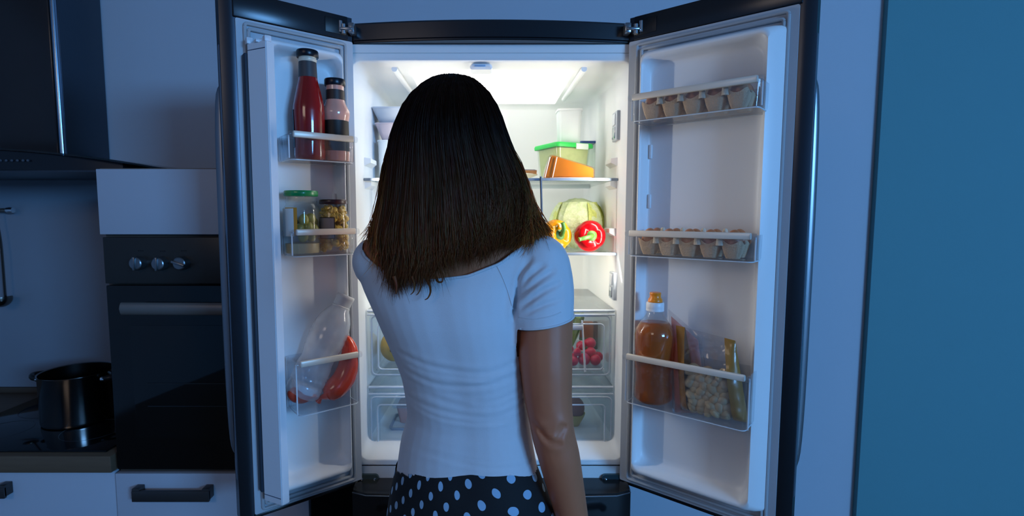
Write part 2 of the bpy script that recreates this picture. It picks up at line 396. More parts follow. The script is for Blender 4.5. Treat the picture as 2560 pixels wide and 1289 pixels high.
def build_door(D, name, px_rim):
    L = D.L
    # outer skin shell: front steel, wraps the free edge
    bm = B()
    pl = [(-.012, -.004), (-.012, -TK), (.03, -TK-.014), (L*.5, -TK-.022), (L-.02, -TK-.016), (L+.022, -TK-.002), (L+.030, -TK+.010), (L+.030, -.016), (L+.012, -.006), (L, -.004)]
    loft(bm, [[(x, y, z) for x, y in pl] for z in (DZB-.010, DZB-.006, DCAP-.002, DCAP)])
    d = dobj(D, name, bm, M_steel, ang=28)
    # dark cap at the top of the inner side
    bm = B(); box(bm, .001, L+.004, -.03, .002, DZT+.001, DCAP-.0005, .003)
    cap = dobj(D, 'top_cap', bm, M_cap, d)
    bm = B(); box(bm, .008, .062, -.002, .0035, DZT+.012, DCAP-.012, .001); dobj(D, 'hinge_recess', bm, mat('recess_black', S('0a0c10'), .4), d)
    bm = B(); lathe(bm, [(0, -.014), (.005, -.014), (.005, .014), (0, .014)], 12, Matrix.Translation((.022, .003, DZT+.032))); dobj(D, 'hinge_pin', bm, M_chrome, d)
    bm = B(); box(bm, .0, L, -.008, .001, DZB-.009, DZB-.0005, .002); dobj(D, 'bottom_cap', bm, M_black, d)
    # inner face frame
    bm = B(); loft(bm, [[(x, y, z) for x, z in rr(-.0115, L-.001, DZB, DZT, .004, 4)] for y in (-.02, 0)]); dobj(D, 'inner_frame', bm, mat('door_frame_grey', S('b4bac2'), .5, var=.02), d)
    # side grip channel on free edge
    bm = B(); box(bm, L+.0275, L+.0315, -.035, -.024, DZB+.09, DZT-.06, .0015); dobj(D, 'edge_channel', bm, mat('channel_blue_grey', S('6f7f92'), .3, metal=.5), d)
    # gasket: ribbed rounded ring
    g = .022 if D is LD else .026
    for k, (o, y) in enumerate(((g*.45, .006), (g, .010))):
        q = rr(o, L-.014-o*.6, DZB+o, DZT-o, .006, 3)
        bm = B(); pts = [(x, y*.5, z) for x, z in q]; tube(bm, pts+[pts[0]], [.0042]*(len(pts)+1), 8, up=Vector((0, 1, 0))); dobj(D, 'gasket', bm, M_gask, d)
    # moulded liner: rim rising then recessed panel with rounded corners
    x0, x1, z0, z1 = (.036 if D is RD else .030), L-(.018 if D is RD else .040), DZB+.045, DZT-.038
    ins = .024
    bm = B(); lo = []
    for k, (y, i, r) in enumerate(((-.002, 0, .012), (.022, .003, .014), (.042, .008, .018), (.046, .013, .02), (.044, .018, .022), (.028, ins, .026), (.010, ins+.004, .030), (.004, ins+.010, .032), (.004, ins+.02, .03))):
        fi = (0, .014, .028, .032, .035, .040, .044, .050, .060)[k] if D is RD else i
        lo.append([(x, y, z) for x, z in rr(x0+i*.55, x1-fi, z0+i*1.3, z1-i*1.1, r, 6)])
    loft(bm, lo, False, True); dobj(D, 'inner_panel', bm, M_white, d, ang=60)
    # shelf lugs moulded into panel
    for zp in (365, 500):
        _, z = D.solve(px_rim, zp, .01)
        for xx in (x0+.022, x1-.034):
            bm = B(); box(bm, xx-.0035, xx+.0035, .003, .011, z-.018, z+.018, .002); dobj(D, 'panel_lug', bm, M_white, d)
    # handle bar
    bm = B(); hx = L+.015; zt, zb = DZT-.15, DZB+.14
    pts = catmull([(hx-.045, -TK-.012, zt+.03), (hx-.018, -TK-.034, zt+.012), (hx-.003, -TK-.042, zt-.06), (hx, -TK-.045, (zt+zb)/2), (hx-.003, -TK-.042, zb+.06), (hx-.018, -TK-.034, zb-.012), (hx-.045, -TK-.012, zb-.03)], 6)
    tube(bm, pts, .014, 12, ry=.019, up=Vector((0, 1, 0))); dobj(D, 'door_handle', bm, M_handle, d)
    return d
ld = build_door(LD, 'left_door', 800); ld['label'] = 'narrower door on the left with folding mullion bar'
rd = build_door(RD, 'right_door', 1800); rd['label'] = 'wider door on the right'
# folding mullion on the left door
mp = [(.256, .026), (.229, .079), (.209, .074), (.235, .021)]
zmt, zmb = zat(97, 1.19), zat(1268, 1.19)
bm = B(); loft(bm, [[(x, y, z) for x, y in mp] for z in (zmb, zmt)]); bmesh.ops.bevel(bm, geom=bm.edges[:], offset=.0018, segments=2, affect='EDGES'); mu = dobj(LD, 'mullion_bar', bm, mat('mullion_white', S('d6dce4'), .35, var=.02), ld)
bm = B(); box(bm, .244, .258, .018, .034, zmt-.002, zmt+.013, .002); box(bm, .216, .231, .060, .078, zmt-.002, zmt+.012, .002); box(bm, .231, .245, .038, .060, zmt-.002, zmt+.005, .001)
dobj(LD, 'mullion_cap', bm, MATS['mullion_white'], ld)
for zz in (zmt-.016, zmb+.017):
    bm = B(); nrm = (Vector((.229, .079))-Vector((.256, .026))).normalized(); pr = Vector((nrm.y, -nrm.x))*.0002
    q0 = Vector((.2548, .0275))+pr; q1 = Vector((.2305, .0765))+pr
    tube(bm, [(q0.x, q0.y, zz), (q1.x, q1.y, zz)], .0009, 6); dobj(LD, 'mullion_seam', bm, mat('seam_dark', S('27405e'), .6), ld)
bm = B(); box(bm, .232, .262, -.001, .024, zmb+.02, zmt-.02, .003); dobj(LD, 'mullion_pivot', bm, mat('pivot_dark', S('2a3340'), .5), ld)

# door bins
def bin_(D, x0, x1, zf, zt, yb, lab, bary=None, side=.006):
    """clear tray; zf floor z, zt rim z"""
    bm = B()
    def lp(i, z, f=0): return [(x, y, z) for x, y in rr(x0+i+f, x1-i-f, .006+i, yb-i-f, .012, 4)]
    loft(bm, [lp(0, zf, .004), lp(0, zf+.006, .001), lp(0, zt), lp(.0028, zt), lp(.0028, zf+.004, .003)])
    o = dobj(D, 'door_bin', bm, M_bin); o['label'] = lab
    bm = B(); box(bm, x0+.006, x1-.006, yb-.003, yb+.007, zt-.009, zt+.006, .003); dobj(D, 'trim_bar', bm, M_alu, o)
    for xx in (x0+.003, x1-.003):
        bm = B(); lathe(bm, [(0, -.006), (.007, -.006), (.008, 0), (.007, .006), (0, .006)], 12, Matrix.Translation((xx, yb+.001, zt-.002)) @ Matrix.Rotation(PI/2, 4, 'Y')); dobj(D, 'bar_end', bm, M_bin, o)
    for xx in (x0, x1):
        bm = B(); tube(bm, [(xx, yb-.010, zf+.004), (xx, yb-.010, zt-.004)], .0018, 6); dobj(D, 'bin_rib', bm, MATS['frost_bead'], o)
        bm = B(); tube(bm, [(xx, .018, zf+.004), (xx, .018, zt-.002)], .0018, 6); dobj(D, 'bin_rib', bm, MATS['frost_bead'], o)
    lo = [(x, y, zf+.001) for x, y in rr(x0+.004, x1-.004, .010, yb-.004, .012, 4)]
    bm = B(); tube(bm, lo+[lo[0]], .0014, 6); dobj(D, 'floor_bead', bm, MATS['frost_bead'], o)
    return o
def bz(D, px, py, yb): return D.solve(px, py, yb)[1]
YL, YR = .100, .110
x_f, x_n = .031, .189
LB = []
for nm, bt, bb in (('top bin of the left door', 347, 408), ('middle bin of the left door', 576, 636), ('deep bottom bin of the left door', 885, 1012)):
    zt_, zf_ = bz(LD, 885, bt, YL), bz(LD, 885, bb, YL); LB.append((zf_, zt_)); bin_(LD, x_f, x_n, zf_, zt_, YL, nm)
RB = []
for nm, bt, bb in (('top rack of the right door', 245, 306), ('middle rack of the right door', 581, 640), ('deep bottom bin of the right door', 888, 1008)):
    zt_, zf_ = bz(RD, 1568, bt, YR), bz(RD, 1568, bb, YR); RB.append((zf_, zt_)); bin_(RD, .047, .336, zf_, zt_, YR, nm)

def at(D, px, py, y):
    x, z = D.solve(px, py, y); return x, z
def place(D, px, py, y, zfix=None):
    x, z = D.solve(px, py, y); return D.w(x, y, zfix if zfix is not None else z)
#@@PART2
# ------------------------------------------------------------------ things on the door bins
def wobj(name, bm, m, t, ang=38):
    for v in bm.verts: v.co -= t.location
    return obj(name, bm, m, t, ang)
def patch(bm, r, a0, a1, z0, z1, n=14, th=.0006, r1=None):
    r1 = r if r1 is None else r1
    A = [math.radians(a0+(a1-a0)*k/n) for k in range(n+1)]
    lo = [[((r+d)*math.cos(a), (r+d)*math.sin(a), z0) for a in A] for d in (0,)]
    loops = []
    for z, rr_, d in ((z0, r, 0), (z0, r, th), (z1, r1, th), (z1, r1, 0)):
        loops.append([((rr_+d)*math.cos(a), (rr_+d)*math.sin(a), z) for a in A])
    loft(bm, loops, False, False, closed=False); return bm
# ketchup bottle
t = thing('ketchup_bottle', 'tall ketchup bottle with black cap and dark red sauce', 'bottle', place(LD, 776, 400, .052, LB[0][0]+.0045))
bm = B(); lathe(bm, [(0, 0), (.032, 0), (.0355, .004), (.0365, .012), (.0355, .04), (.0365, .08), (.0372, .115), (.0365, .128), (.033, .145), (.0275, .17), (.0225, .19), (.0205, .205), (.0195, .232), (.0195, .234), (0, .234)], 32)
obj('sauce_filled_body', bm, mat('ketchup_red', S('8e1512'), .12, var=.12, scale=20, coat=.6, trans=.12), t)
bm = B(); patch(bm, .0215, -185, 5, .196, .232, r1=.0201); obj('neck_label', bm, mat('label_charcoal', S('3b3b40'), .5), t)
bm = B(); patch(bm, .0369, -200, -138, .03, .118, r1=.0376); obj('side_label', bm, mat('label_navy', S('1b2c44'), .45), t)
bm = B(); lathe(bm, [(.0198, .232), (.0215, .236), (.0215, .239), (.0198, .241), (.0205, .244)], 28); obj('glass_rim', bm, mat('cream_rim', S('cfc9b8'), .3), t)
M_lid = mat('black_cap', S('0d1420'), .3, metal=.3)
bm = B(); lathe(bm, [(0, .243), (.0245, .243), (.0258, .245), (.0258, .256), (.0245, .259), (0, .2592)], 32); obj('cap', bm, M_lid, t)
# pink sauce bottle
t = thing('sauce_bottle', 'short pink sauce bottle with black labels and black cap', 'bottle', place(LD, 842, 404, .054, LB[0][0]+.0045))
bm = B(); lathe(bm, [(0, 0), (.028, 0), (.0315, .003), (.0322, .02), (.0312, .06), (.0308, .100), (.033, .108), (.0345, .118), (.034, .126), (.029, .135), (.0245, .145), (.022, .155), (.0215, .175), (.0215, .186), (0, .186)], 32)
obj('sauce_filled_body', bm, mat('pink_sauce', S('d99a86'), .15, var=.06, coat=.5), t)
M_lab = mat('label_black', S('17120f'), .5)
bm = B(); patch(bm, .0325, -190, 0, .026, .100, r1=.0316); obj('body_label', bm, M_lab, t)
bm = B(); patch(bm, .0224, -185, 5, .147, .175, r1=.022); obj('neck_label', bm, mat('label_brown', S('2b1f1e'), .5), t)
bm = B(); lathe(bm, [(0, .186), (.0245, .186), (.0256, .188), (.0256, .199), (.0245, .202), (0, .2022)], 32); obj('cap', bm, M_lid, t)
# olive jar with green lid
t = thing('olive_jar', 'glass jar of olives with green lid and white label', 'jar', place(LD, 757, 634, .052, LB[1][0]+.0045)); tj = t
bm = B(); lathe(bm, [(0, .0), (.036, 0), (.0405, .004), (.0418, .012), (.0415, .105), (.040, .113), (.036, .118), (.035, .122), (.0365, .124), (.0365, .128), (.035, .13), (.035, .14)], 36); obj('glass', bm, M_jar, t)
bm = B(); lathe(bm, [(0, .139), (.038, .139), (.0395, .141), (.0395, .150), (.038, .1525), (0, .153)], 36); obj('lid', bm, mat('green_lid', S('0f8a4e'), .3, coat=.3), t)
bm = B(); patch(bm, .0421, -165, -95, .044, .110); obj('label_paper', bm, mat('paper_label', S('cfd9dc'), .6), t)
bm = B(); patch(bm, .0419, -130, -84, .046, .112); obj('label_border', bm, mat('orange_border', S('c58a2c'), .6), t)
bm = B(); lathe(bm, [(0, .003), (.0385, .003), (.0395, .010), (.0395, .026), (0, .030)], 28); obj('brine_sediment', bm, mat('brine', S('c9b58a'), .4, var=.15, trans=.1), t)
M_ol = mat('olive_green', S('8f8a3a'), .3, var=.15, coat=.3)
k = 0; olm = None
for (a, r, z) in ((-20, .026, .086), (-60, .027, .082), (-40, .028, .064), (-5, .026, .062), (-80, .026, .062), (-25, .027, .045), (-65, .027, .044), (30, .024, .075), (60, .024, .055), (100, .024, .08), (140, .024, .06), (180, .022, .075)):
    if olm is None:
        bm = B(); blob(bm, .0125, 3, Matrix.Scale(1.25, 4, (1, 0, 0))); olm = obj('olive', bm, M_ol); o = olm
    else: o = olm.copy(); C.objects.link(o)
    a = math.radians(a); o.location = tj.location + Vector((r*math.cos(a), r*math.sin(a), z)); o.rotation_euler = (random.random()*3, random.random()*3, random.random()*3)
    tag(o, 'green olive inside the green-lidded glass jar', 'olive', 'olives in the jar'); k += 1
# mushroom jar
t = thing('mushroom_jar', 'bulging glass jar with dark maroon lid and grey label', 'jar', place(LD, 836, 630, .054, LB[1][0]+.0045)); tj = t
bm = B(); lathe(bm, [(0, 0), (.033, 0), (.0365, .004), (.037, .02), (.0372, .08), (.036, .094), (.032, .108), (.0305, .114), (.0305, .122)], 32); obj('glass', bm, M_jar, t)
bm = B(); lathe(bm, [(0, .121), (.0325, .121), (.034, .123), (.034, .130), (.0325, .1325), (0, .133)], 32); obj('lid', bm, mat('maroon_lid', S('3a1c22'), .35, coat=.2), t)
bm = B(); patch(bm, .0377, -130, -72, .038, .087); obj('label_paper', bm, mat('grey_label', S('8f8689'), .6), t)
bm = B(); patch(bm, .0375, -132, -69, .036, .089); obj('label_border', bm, mat('dark_border', S('2c211b'), .6), t)
bm = B()
for i in range(150):
    a = random.random()*2*PI; z = .012+random.random()*.098; rm = .030 if z < .09 else .024
    r = rm*(.75+.25*random.random()); M = Matrix.Translation((r*math.cos(a), r*math.sin(a), z)) @ Matrix.Rotation(random.random()*6, 4, Vector((random.random()-.5, random.random()-.5, random.random()-.5)))
    if random.random() < .6: lathe(bm, [(0, .008), (.0075, .006), (.011, .000), (.0105, -.0025), (.005, -.001), (.004, -.011), (0, -.0115)], 8, M)
    else: blob(bm, .0075, 1, M @ Matrix.Scale(1.6, 4, (1, 0, 0)))
o = obj('pickled_mushrooms', bm, mat('mushroom_yellow', S('c9a544'), .35, var=.25, scale=40, coat=.3), None, 60); o.location = tj.location
tag(o, 'yellow pickled mushrooms packed inside the maroon-lidded jar', 'mushrooms', None, 'stuff')
# leaning milk bottle
base = place(LD, 752, 988, .048); tip = place(LD, 866, 737, .056)
ax = tip-base; Lb = ax.length
t = thing('milk_bottle', 'translucent white plastic bottle leaning in the left door bin', 'bottle', base); t.rotation_mode = 'QUATERNION'; t.rotation_quaternion = ax.to_track_quat('Z', 'Y')
k = Lb/.29
prof = [(0, .004), (.018, .004), (.022, -.004), (.032, 0), (.037, .008), (.0375, .03), (.0358, .035), (.0375, .04), (.0375, .05), (.0358, .055), (.0375, .06), (.037, .085), (.0345, .1), (.036, .115), (.0385, .13), (.0375, .136), (.039, .142), (.0405, .165), (.0395, .171), (.0405, .177), (.0385, .20), (.034, .22), (.027, .238), (.0215, .248), (.020, .253)]
bm = B(); lathe(bm, [(r*1.18, z*k) for r, z in prof], 36); obj('bottle_body', bm, clear('milky_plastic', (.93, .95, .97), .42, .12, (.97, .98, 1.0)), t, 60)
bm = B(); lathe(bm, [(0, .03*k), (.0345, .031*k), (.0345, .012*k), (.030, .008*k), (0, .008*k)], 28); obj('remaining_milk', bm, mat('milk_remains', S('dfe3e8'), .4), t)
bm = B(); lathe(bm, [(.019, .250*k), (.0235, .251*k), (.0235, .256*k), (.0215, .258*k)], 28); obj('neck_ring', bm, mat('milky_cap', S('cfd2d4'), .4), t)
bm = B(); lathe(bm, [(0, .2575*k), (.0215, .2575*k), (.0222, .26*k), (.0222, .277*k), (.0235, .279*k), (.0235, .286*k), (.022, .289*k), (0, .29*k)], 32); obj('cap', bm, MATS['milky_cap'], t)
# curved red sausage
M_saus = mat('sausage_red', S('e8441a'), .22, var=.12, scale=25, coat=.7)
pp = [place(LD, px, py, y) for px, py, y in ((866, 838, .070), (874, 868, .070), (873, 905, .070), (861, 942, .070), (840, 968, .070), (812, 990, .070))]
pts = catmull(pp, 5); n = len(pts); rad = [float(np.interp(i/(n-1), [0, .08, .2, .4, .6, .82, .93, 1], [.003, .011, .019, .026, .029, .029, .022, .006])) for i in range(n)]
t = thing('curved_sausage', 'curved glossy orange-red sausage leaning beside the milk bottle', 'sausage', pp[-1])
bm = B(); tube(bm, pts, rad, 20); wobj('casing', bm, M_saus, t, 70)
q = pp[-1]; bm = B(); tube(bm, [q+Vector((.010, 0, .004)), q+Vector((-.010, 0, -.004)), q+Vector((-.018, 0, -.012))], [.013, .005, .010], 10); wobj('twisted_end', bm, M_saus, t)
pp = [place(LD, px, py, y) for px, py, y in ((728, 972, .055), (738, 984, .062), (754, 990, .066), (773, 990, .068))]
pts = catmull(pp, 4); n = len(pts)
t = thing('short_sausage', 'short dull red sausage end under the milk bottle', 'sausage', pp[-1])
bm = B(); tube(bm, pts, [.019*math.sqrt(max(.12, math.sin(PI*(.1+.8*i/(n-1))))) for i in range(n)], 16); wobj('casing', bm, mat('sausage_dull', S('b5402c'), .35, var=.2, scale=40), t, 70)
bm = B(); tube(bm, [pp[-1], pp[-1]+Vector((.018, -.003, .002))], [.008, .004], 8); wobj('twisted_end', bm, M_saus, t)

# egg cartons and eggs
ORD = ['first', 'second', 'third', 'fourth', 'fifth']
M_cart = mat('pulp_carton', S('d6b490'), .85, var=.12, scale=60, bump=.35, bscale=260)
M_cartp = mat('pulp_pale', S('dccbb2'), .85, var=.12, scale=60, bump=.3, bscale=260)
bm = B(); lathe(bm, [(0.0193*math.sqrt(max(0, 1-(s)**2))*(1-.12*s), .0265*s) for s in [math.sin(PI/2*(-1+2*i/14)) for i in range(15)]], 18); fin(bm, 80)
eggmesh = bpy.data.meshes.new('egg'); bm.to_mesh(eggmesh); bm.free(); eggmesh.materials.append(mat('egg_shell', S('b9764f'), .4, var=.10, scale=25, bump=.03, bscale=400))
def carton(zf, word, seed):
    x0 = .068; pit = .0485; R_ = random.Random(seed)
    loc = RD.w(x0+pit*2.5, .058, zf)
    t = thing('egg_carton', f'open grey-brown pulp egg carton in the {word} rack of the right door', 'egg carton', loc, group='egg cartons in the door')
    bm = B(); H = .040
    for i in range(5):
        for r in range(2):
            cx, cy = x0+pit*(i+.5), .035+.0445*r
            def L_(h, z, rad, n=4):
                q = [(x, y, z) for x, y in rr(cx-h, cx+h, cy-h*.93, cy+h*.93, rad, n)]; o_ = []
                for k_ in range(len(q)):      # extra points on the straight sides
                    o_.append(q[k_]); nx_ = q[(k_+1) % len(q)]
                    if k_ % (n+1) == n: o_ += [tuple(q[k_][c]*(1-f_)+nx_[c]*f_ for c in range(3)) for f_ in (.25, .5, .75)]
                return o_
            # scalloped tapered cup
            lo = [L_(.0135, zf+.001, .008), L_(.0175, zf+.012, .009), L_(.0210, zf+.026, .010)]
            top = [(x, y, zf+.033+.010*min(1, max(0, abs(abs(x-cx)-abs(y-cy))*-55+1.0))) for x, y, z in L_(.0236, 0, .011)]
            inn = [(cx+(x-cx)*.9, cy+(y-cy)*.9, z-.0005) for x, y, z in top]
            ib = [(cx+(x-cx)*.9, cy+(y-cy)*.9, zf+.004) for x, y, z in lo[0]]
            loft(bm, lo+[top, inn, ib])
    RD.xform(bm); wobj('cup_tray', bm, M_cart, t, 50)
    for i in range(1, 5):
        bm = B(); cx = x0+pit*i
        lathe(bm, [(.010, zf+.02), (.0085, zf+.04), (.006, zf+.056), (.0055, zf+.064), (.003, zf+.067), (0, zf+.067)], 10, Matrix.Translation((cx, .0585, 0)))
        RD.xform(bm); wobj('divider_post', bm, M_cartp, t)
        bm = B(); lathe(bm, [(.008, zf+.030), (.0065, zf+.046), (.0045, zf+.049), (0, zf+.0495)], 10, Matrix.Translation((cx, .099, 0)))
        RD.xform(bm); wobj('divider_knob', bm, M_cartp, t)
    for i in range(5):
        for r, rw in ((1, 'front'), (0, 'back')):
            o = bpy.data.objects.new('egg', eggmesh); C.objects.link(o)
            o.location = RD.w(x0+pit*(i+.5), .035+.0445*r, zf+.0385+.001*R_.random()); o.rotation_euler = (R_.uniform(-.12, .12), R_.uniform(-.12, .12), R_.random()*6)
            tag(o, f'{ORD[i]} brown egg from the hinge in the {rw} row of the {word} carton', 'egg', f'eggs in the {word} carton')
carton(RB[0][0]+.0045, 'upper', 1); carton(RB[1][0]+.0045, 'middle', 2)
# juice bottle
loc = place(RD, 1631, 1012, .064, RB[2][0]+.0045)
t = thing('juice_bottle', 'clear bottle of amber juice with orange sports cap', 'bottle', loc)
jp = [(0, .003), (.03, .0), (.043, .003), (.0478, .012), (.047, .035), (.0445, .055), (.0452, .075), (.0468, .09), (.0458, .094), (.0468, .098), (.0462, .112), (.0452, .116), (.0464, .12), (.0475, .15), (.0485, .17), (.046, .185), (.038, .2), (.026, .215), (.019, .228), (.0175, .24)]
bm = B(); lathe(bm, jp, 40); obj('bottle_body', bm, M_jar, t, 60)
bm = B(); lathe(bm, [(0, .004)]+[(max(0, r-.0014), z+.0012) for r, z in jp[1:16]]+[(.035, .2025), (0, .2025)], 40); obj('juice', bm, mat('amber_juice', S('d2702a'), .08, var=.05, trans=.55, ior=1.33), t, 60)
bm = B(); lathe(bm, [(.0175, .232), (.0215, .233), (.0218, .236), (.0212, .238), (.0218, .240), (.0218, .252), (.020, .255), (0, .2555)], 32); obj('collar', bm, mat('white_collar', S('e2e6ec'), .35), t)
bm = B(); lathe(bm, [(0, .2555), (.0175, .2555), (.0178, .258), (.0168, .262), (.0135, .267), (.0135, .274), (.0142, .276), (.013, .279), (0, .2795)], 28); obj('spout_cap', bm, mat('orange_cap', S('f08a1c'), .3, coat=.3), t)
# bags: pillow shaped
def pillow(bm, D, q, y0, th, nu=16, nv=20, crinkle=.0015, u0=0, u1=1, seed=0, top_thin=True):
    """q: four corners (px,py) top-left, top-right, bottom-right, bottom-left at local depth y0"""
    cs = [D.solve(px, py, y0) for px, py in q]
    def pt(u, v, sgn):
        x = (cs[0][0]*(1-u)+cs[1][0]*u)*(1-v)+(cs[3][0]*(1-u)+cs[2][0]*u)*v
        z = (cs[0][1]*(1-u)+cs[1][1]*u)*(1-v)+(cs[3][1]*(1-u)+cs[2][1]*u)*v
        e = max(0, 1-(2*u-1)**4)**.5*(max(0, min(1, v*1.9))**.8 if top_thin else 1)*max(0, 1-max(0, (v-.86)/.14)**2)**.5
        nz = noise.noise(Vector((u*9+seed, v*11, sgn*3)))*crinkle*2 + noise.noise(Vector((u*25+seed, v*23, sgn*5)))*crinkle
        return D.w(x+nz*.3, y0+sgn*(th*e+.0006)+nz*(.3+e), z)
    g = {}
    for sg in (-1, 1):
        for i in range(nu+1):
            for j in range(nv+1): g[sg, i, j] = bm.verts.new(pt(u0+(u1-u0)*i/nu, j/nv, sg))
        for i in range(nu):
            for j in range(nv): bm.faces.new((g[sg, i, j], g[sg, i+1, j], g[sg, i+1, j+1], g[sg, i, j+1]))
    for i in range(nu):
        for j in (0, nv): bm.faces.new((g[-1, i, j], g[-1, i+1, j], g[1, i+1, j], g[1, i, j]))
    for j in range(nv):
        for i in (0, nu): bm.faces.new((g[-1, i, j], g[-1, i, j+1], g[1, i, j+1], g[1, i, j]))
    return bm
bq = [(1690, 812), (1838, 851), (1872, 1058), (1702, 1022)]
loc = place(RD, 1785, 1035, .062, RB[2][0]+.004)
t = thing('dumpling_bag', 'clear bag of pale dumplings with brown side strips', 'bag', loc)
for nm, a, b, m in (('side_strip', 0, .16, None), ('clear_window', .16, .83, M_film), ('side_strip', .83, 1, None)):
    bm = B(); pillow(bm, RD, bq, .062, .030, 12 if m else 5, 22, .002, a, b, 3)
    wobj(nm, bm, m or mat('brown_film', S('9a6c2e'), .35, var=.15, scale=30, coat=.3), t, 60)
M_dmp = mat('dumpling_dough', S('d3bd95'), .6, var=.1, scale=40)
R_ = random.Random(11); dm = None; cnt = 0; cs = [RD.solve(px, py, .062) for px, py in bq]
for j in range(7):
    for i in range(5):
        u = .20+.60*(i+.5*(j % 2)*.8+.2)/5; v = .46+.50*(j+.3)/7
        for sg in (1, -1):
            if sg < 0 and (i+j) % 2: continue
            x = (cs[0][0]*(1-u)+cs[1][0]*u)*(1-v)+(cs[3][0]*(1-u)+cs[2][0]*u)*v; z = (cs[0][1]*(1-u)+cs[1][1]*u)*(1-v)+(cs[3][1]*(1-u)+cs[2][1]*u)*v
            if dm is None:
                bm = B(); vs = blob(bm, .0155, 2)
                for vv in vs: vv.co.x *= 1.15; vv.co.z *= .8; vv.co *= 1+.22*noise.noise(vv.co*90)
                dm = obj('dumpling', bm, M_dmp, None, 80); o = dm
            else: o = dm.copy(); C.objects.link(o)
            o.location = RD.w(x, .062+sg*.013, z); o.rotation_euler = (R_.random()*6, R_.random()*6, R_.random()*6); sca = R_.uniform(.8, 1.05); o.scale = (sca,)*3
            tag(o, 'pale folded dumpling inside the clear bag with brown strips', 'dumpling', 'dumplings in the bag')
loc = place(RD, 1700, 1025, .030, RB[2][0]+.004)
t = thing('meat_packet', 'pink sealed packet standing behind the dumpling bag', 'packet', loc)
bm = B(); pillow(bm, RD, [(1678, 790), (1745, 850), (1770, 1035), (1688, 1030)], .028, .011, 12, 18, .0015, 0, 1, 8); wobj('pink_slices', bm, mat('ham_pink', S('d79a97'), .4, var=.15, scale=12), t, 60)
bm = B(); pillow(bm, RD, [(1671, 772), (1752, 842), (1782, 1038), (1682, 1033)], .028, .014, 12, 18, .0015, 0, 1, 8); wobj('clear_film', bm, M_film, t, 60)

# ------------------------------------------------------------------ things on the shelves
M_tub = mat('tub_grey_plastic', S('c9d3df'), .4, trans=.25, var=.03)
M_tub2 = mat('tub_pinkish_plastic', S('cfc3cc'), .4, trans=.25, var=.03)
def taper_tub(name, lab, cat, pxa, pxb, ytop, ybot, Y, inset, m, dep=.12, rim=True, rotz=0, zbase=None, group=None):
    a, b = P(pxa, ytop, Y), P(pxb, ybot, Y); z0 = zbase if zbase is not None else b.z
    cx = (a.x+b.x)/2; hw = (b.x-a.x)/2; H = a.z-z0
    t = thing(name, lab, cat, (cx, Y+dep/2, z0), (0, 0, rotz), group)
    bm = B(); lo = []
    for z, i in ((0, inset), (H-.004, .002), (H-.004, 0 if rim else .002), (H, 0 if rim else .002), (H, .004), (.003, inset+.002)):
        lo.append([(x, y, z) for x, y in rr(-hw+i, hw-i, -dep/2+i, dep/2-i, .014, 4)])
    loft(bm, lo); obj('tub_body', bm, m, t)
    return t, hw, H
z0 = ZS1+.0012
t, hw, H = taper_tub('storage_box', 'plain tall white box under the stacked tubs on upper shelf', 'box', 941, 1052, 352, 443, 1.60, .004, mat('box_white_grey', S('cdd6da'), .45), .13, False, 0, z0)
bm = B(); loft(bm, [[(x, y, z) for x, y in rr(-hw, hw, -.065, .065, .012, 4)] for z in (H-.001, H+.003)]); obj('lid', bm, mat('box_white_grey', S('cdd6da')), t)
zt_ = z0+H+.0032
t, hw, H = taper_tub('plastic_tub', 'lower tapered tub with pinkish tint stacked on the white box', 'tub', 934, 1058, 306, 352, 1.60, .020, M_tub2, .13, True, 0, zt_)
bm = B(); loft(bm, [[(x, y, z) for x, y in rr(-hw+.02, hw-.02, -.045, .045, .01, 3)] for z in (.004, H*.7)]); obj('food_filling', bm, mat('pink_food', S('c9a3ab'), .6), t)
taper_tub('plastic_tub', 'upper tapered blue-grey tub at the top of the stack', 'tub', 926, 1062, 266, 305, 1.60, .022, M_tub, .13, True, 0, zt_+H+.0005)
# green lidded container
a = P(1404, 440, 1.66)
t = thing('food_container', 'clear food box of pale grain with bright green lid', 'container', (.235, 1.69, z0), (0, 0, math.radians(25)))
zl = zat(362, 1.62)-z0; hx, hy = .066, .068
bm = B(); lo = []
for z, i in ((0, .010), (zl, .002), (zl, .004), (.003, .012)): lo.append([(x, y, z) for x, y in rr(-hx+i, hx-i, -hy+i, hy-i, .012, 4)])
loft(bm, lo); obj('clear_box', bm, clear('box_clear', (.95, .98, .95), .10, .08, (.85, .9, .8)), t)
bm = B(); loft(bm, [[(x, y, z) for x, y in rr(-hx+i, hx-i, -hy+i, hy-i, .011, 4)] for z, i in ((.004, .014), (zl-.008, .007))]); obj('grain_filling', bm, mat('grain', S('c6c98a'), .7, var=.2, scale=90), t)
M_gl = mat('green_plastic', S('2fc455'), .4, var=.04)
bm = B(); loft(bm, [[(x, y, z) for x, y in rr(-hx-i, hx+i, -hy-i, hy+i, .014, 4)] for z, i in ((zl-.006, .004), (zl+.001, .005), (zl+.007, .003), (zl+.0085, -.002))]); lid = obj('lid', bm, M_gl, t)
bm = B(); box(bm, .0, .045, -hy-.0075, -hy-.002, zl-.012, zl+.006, .002); obj('clip', bm, mat('clip_pale', S('d9e8da'), .4), lid)
ztop = z0+zl+.009
a, b = P(1393, 270, 1.64), P(1454, 350, 1.64)
t = thing('yogurt_tub', 'plain white upright tub standing on the green lid', 'tub', ((a.x+b.x)/2+.004, 1.68, ztop)); hw = (b.x-a.x)/2; H = a.z-ztop
bm = B(); loft(bm, [[(x, y, z) for x, y in rr(-hw+i, hw-i, -hw*.9+i, hw*.9-i, .012, 5)] for z, i in ((0, .007), (.003, .005), (H-.006, .001), (H-.006, -.001), (H-.002, -.001))]); obj('tub_body', bm, mat('tub_white', S('d5dbdb'), .4), t)
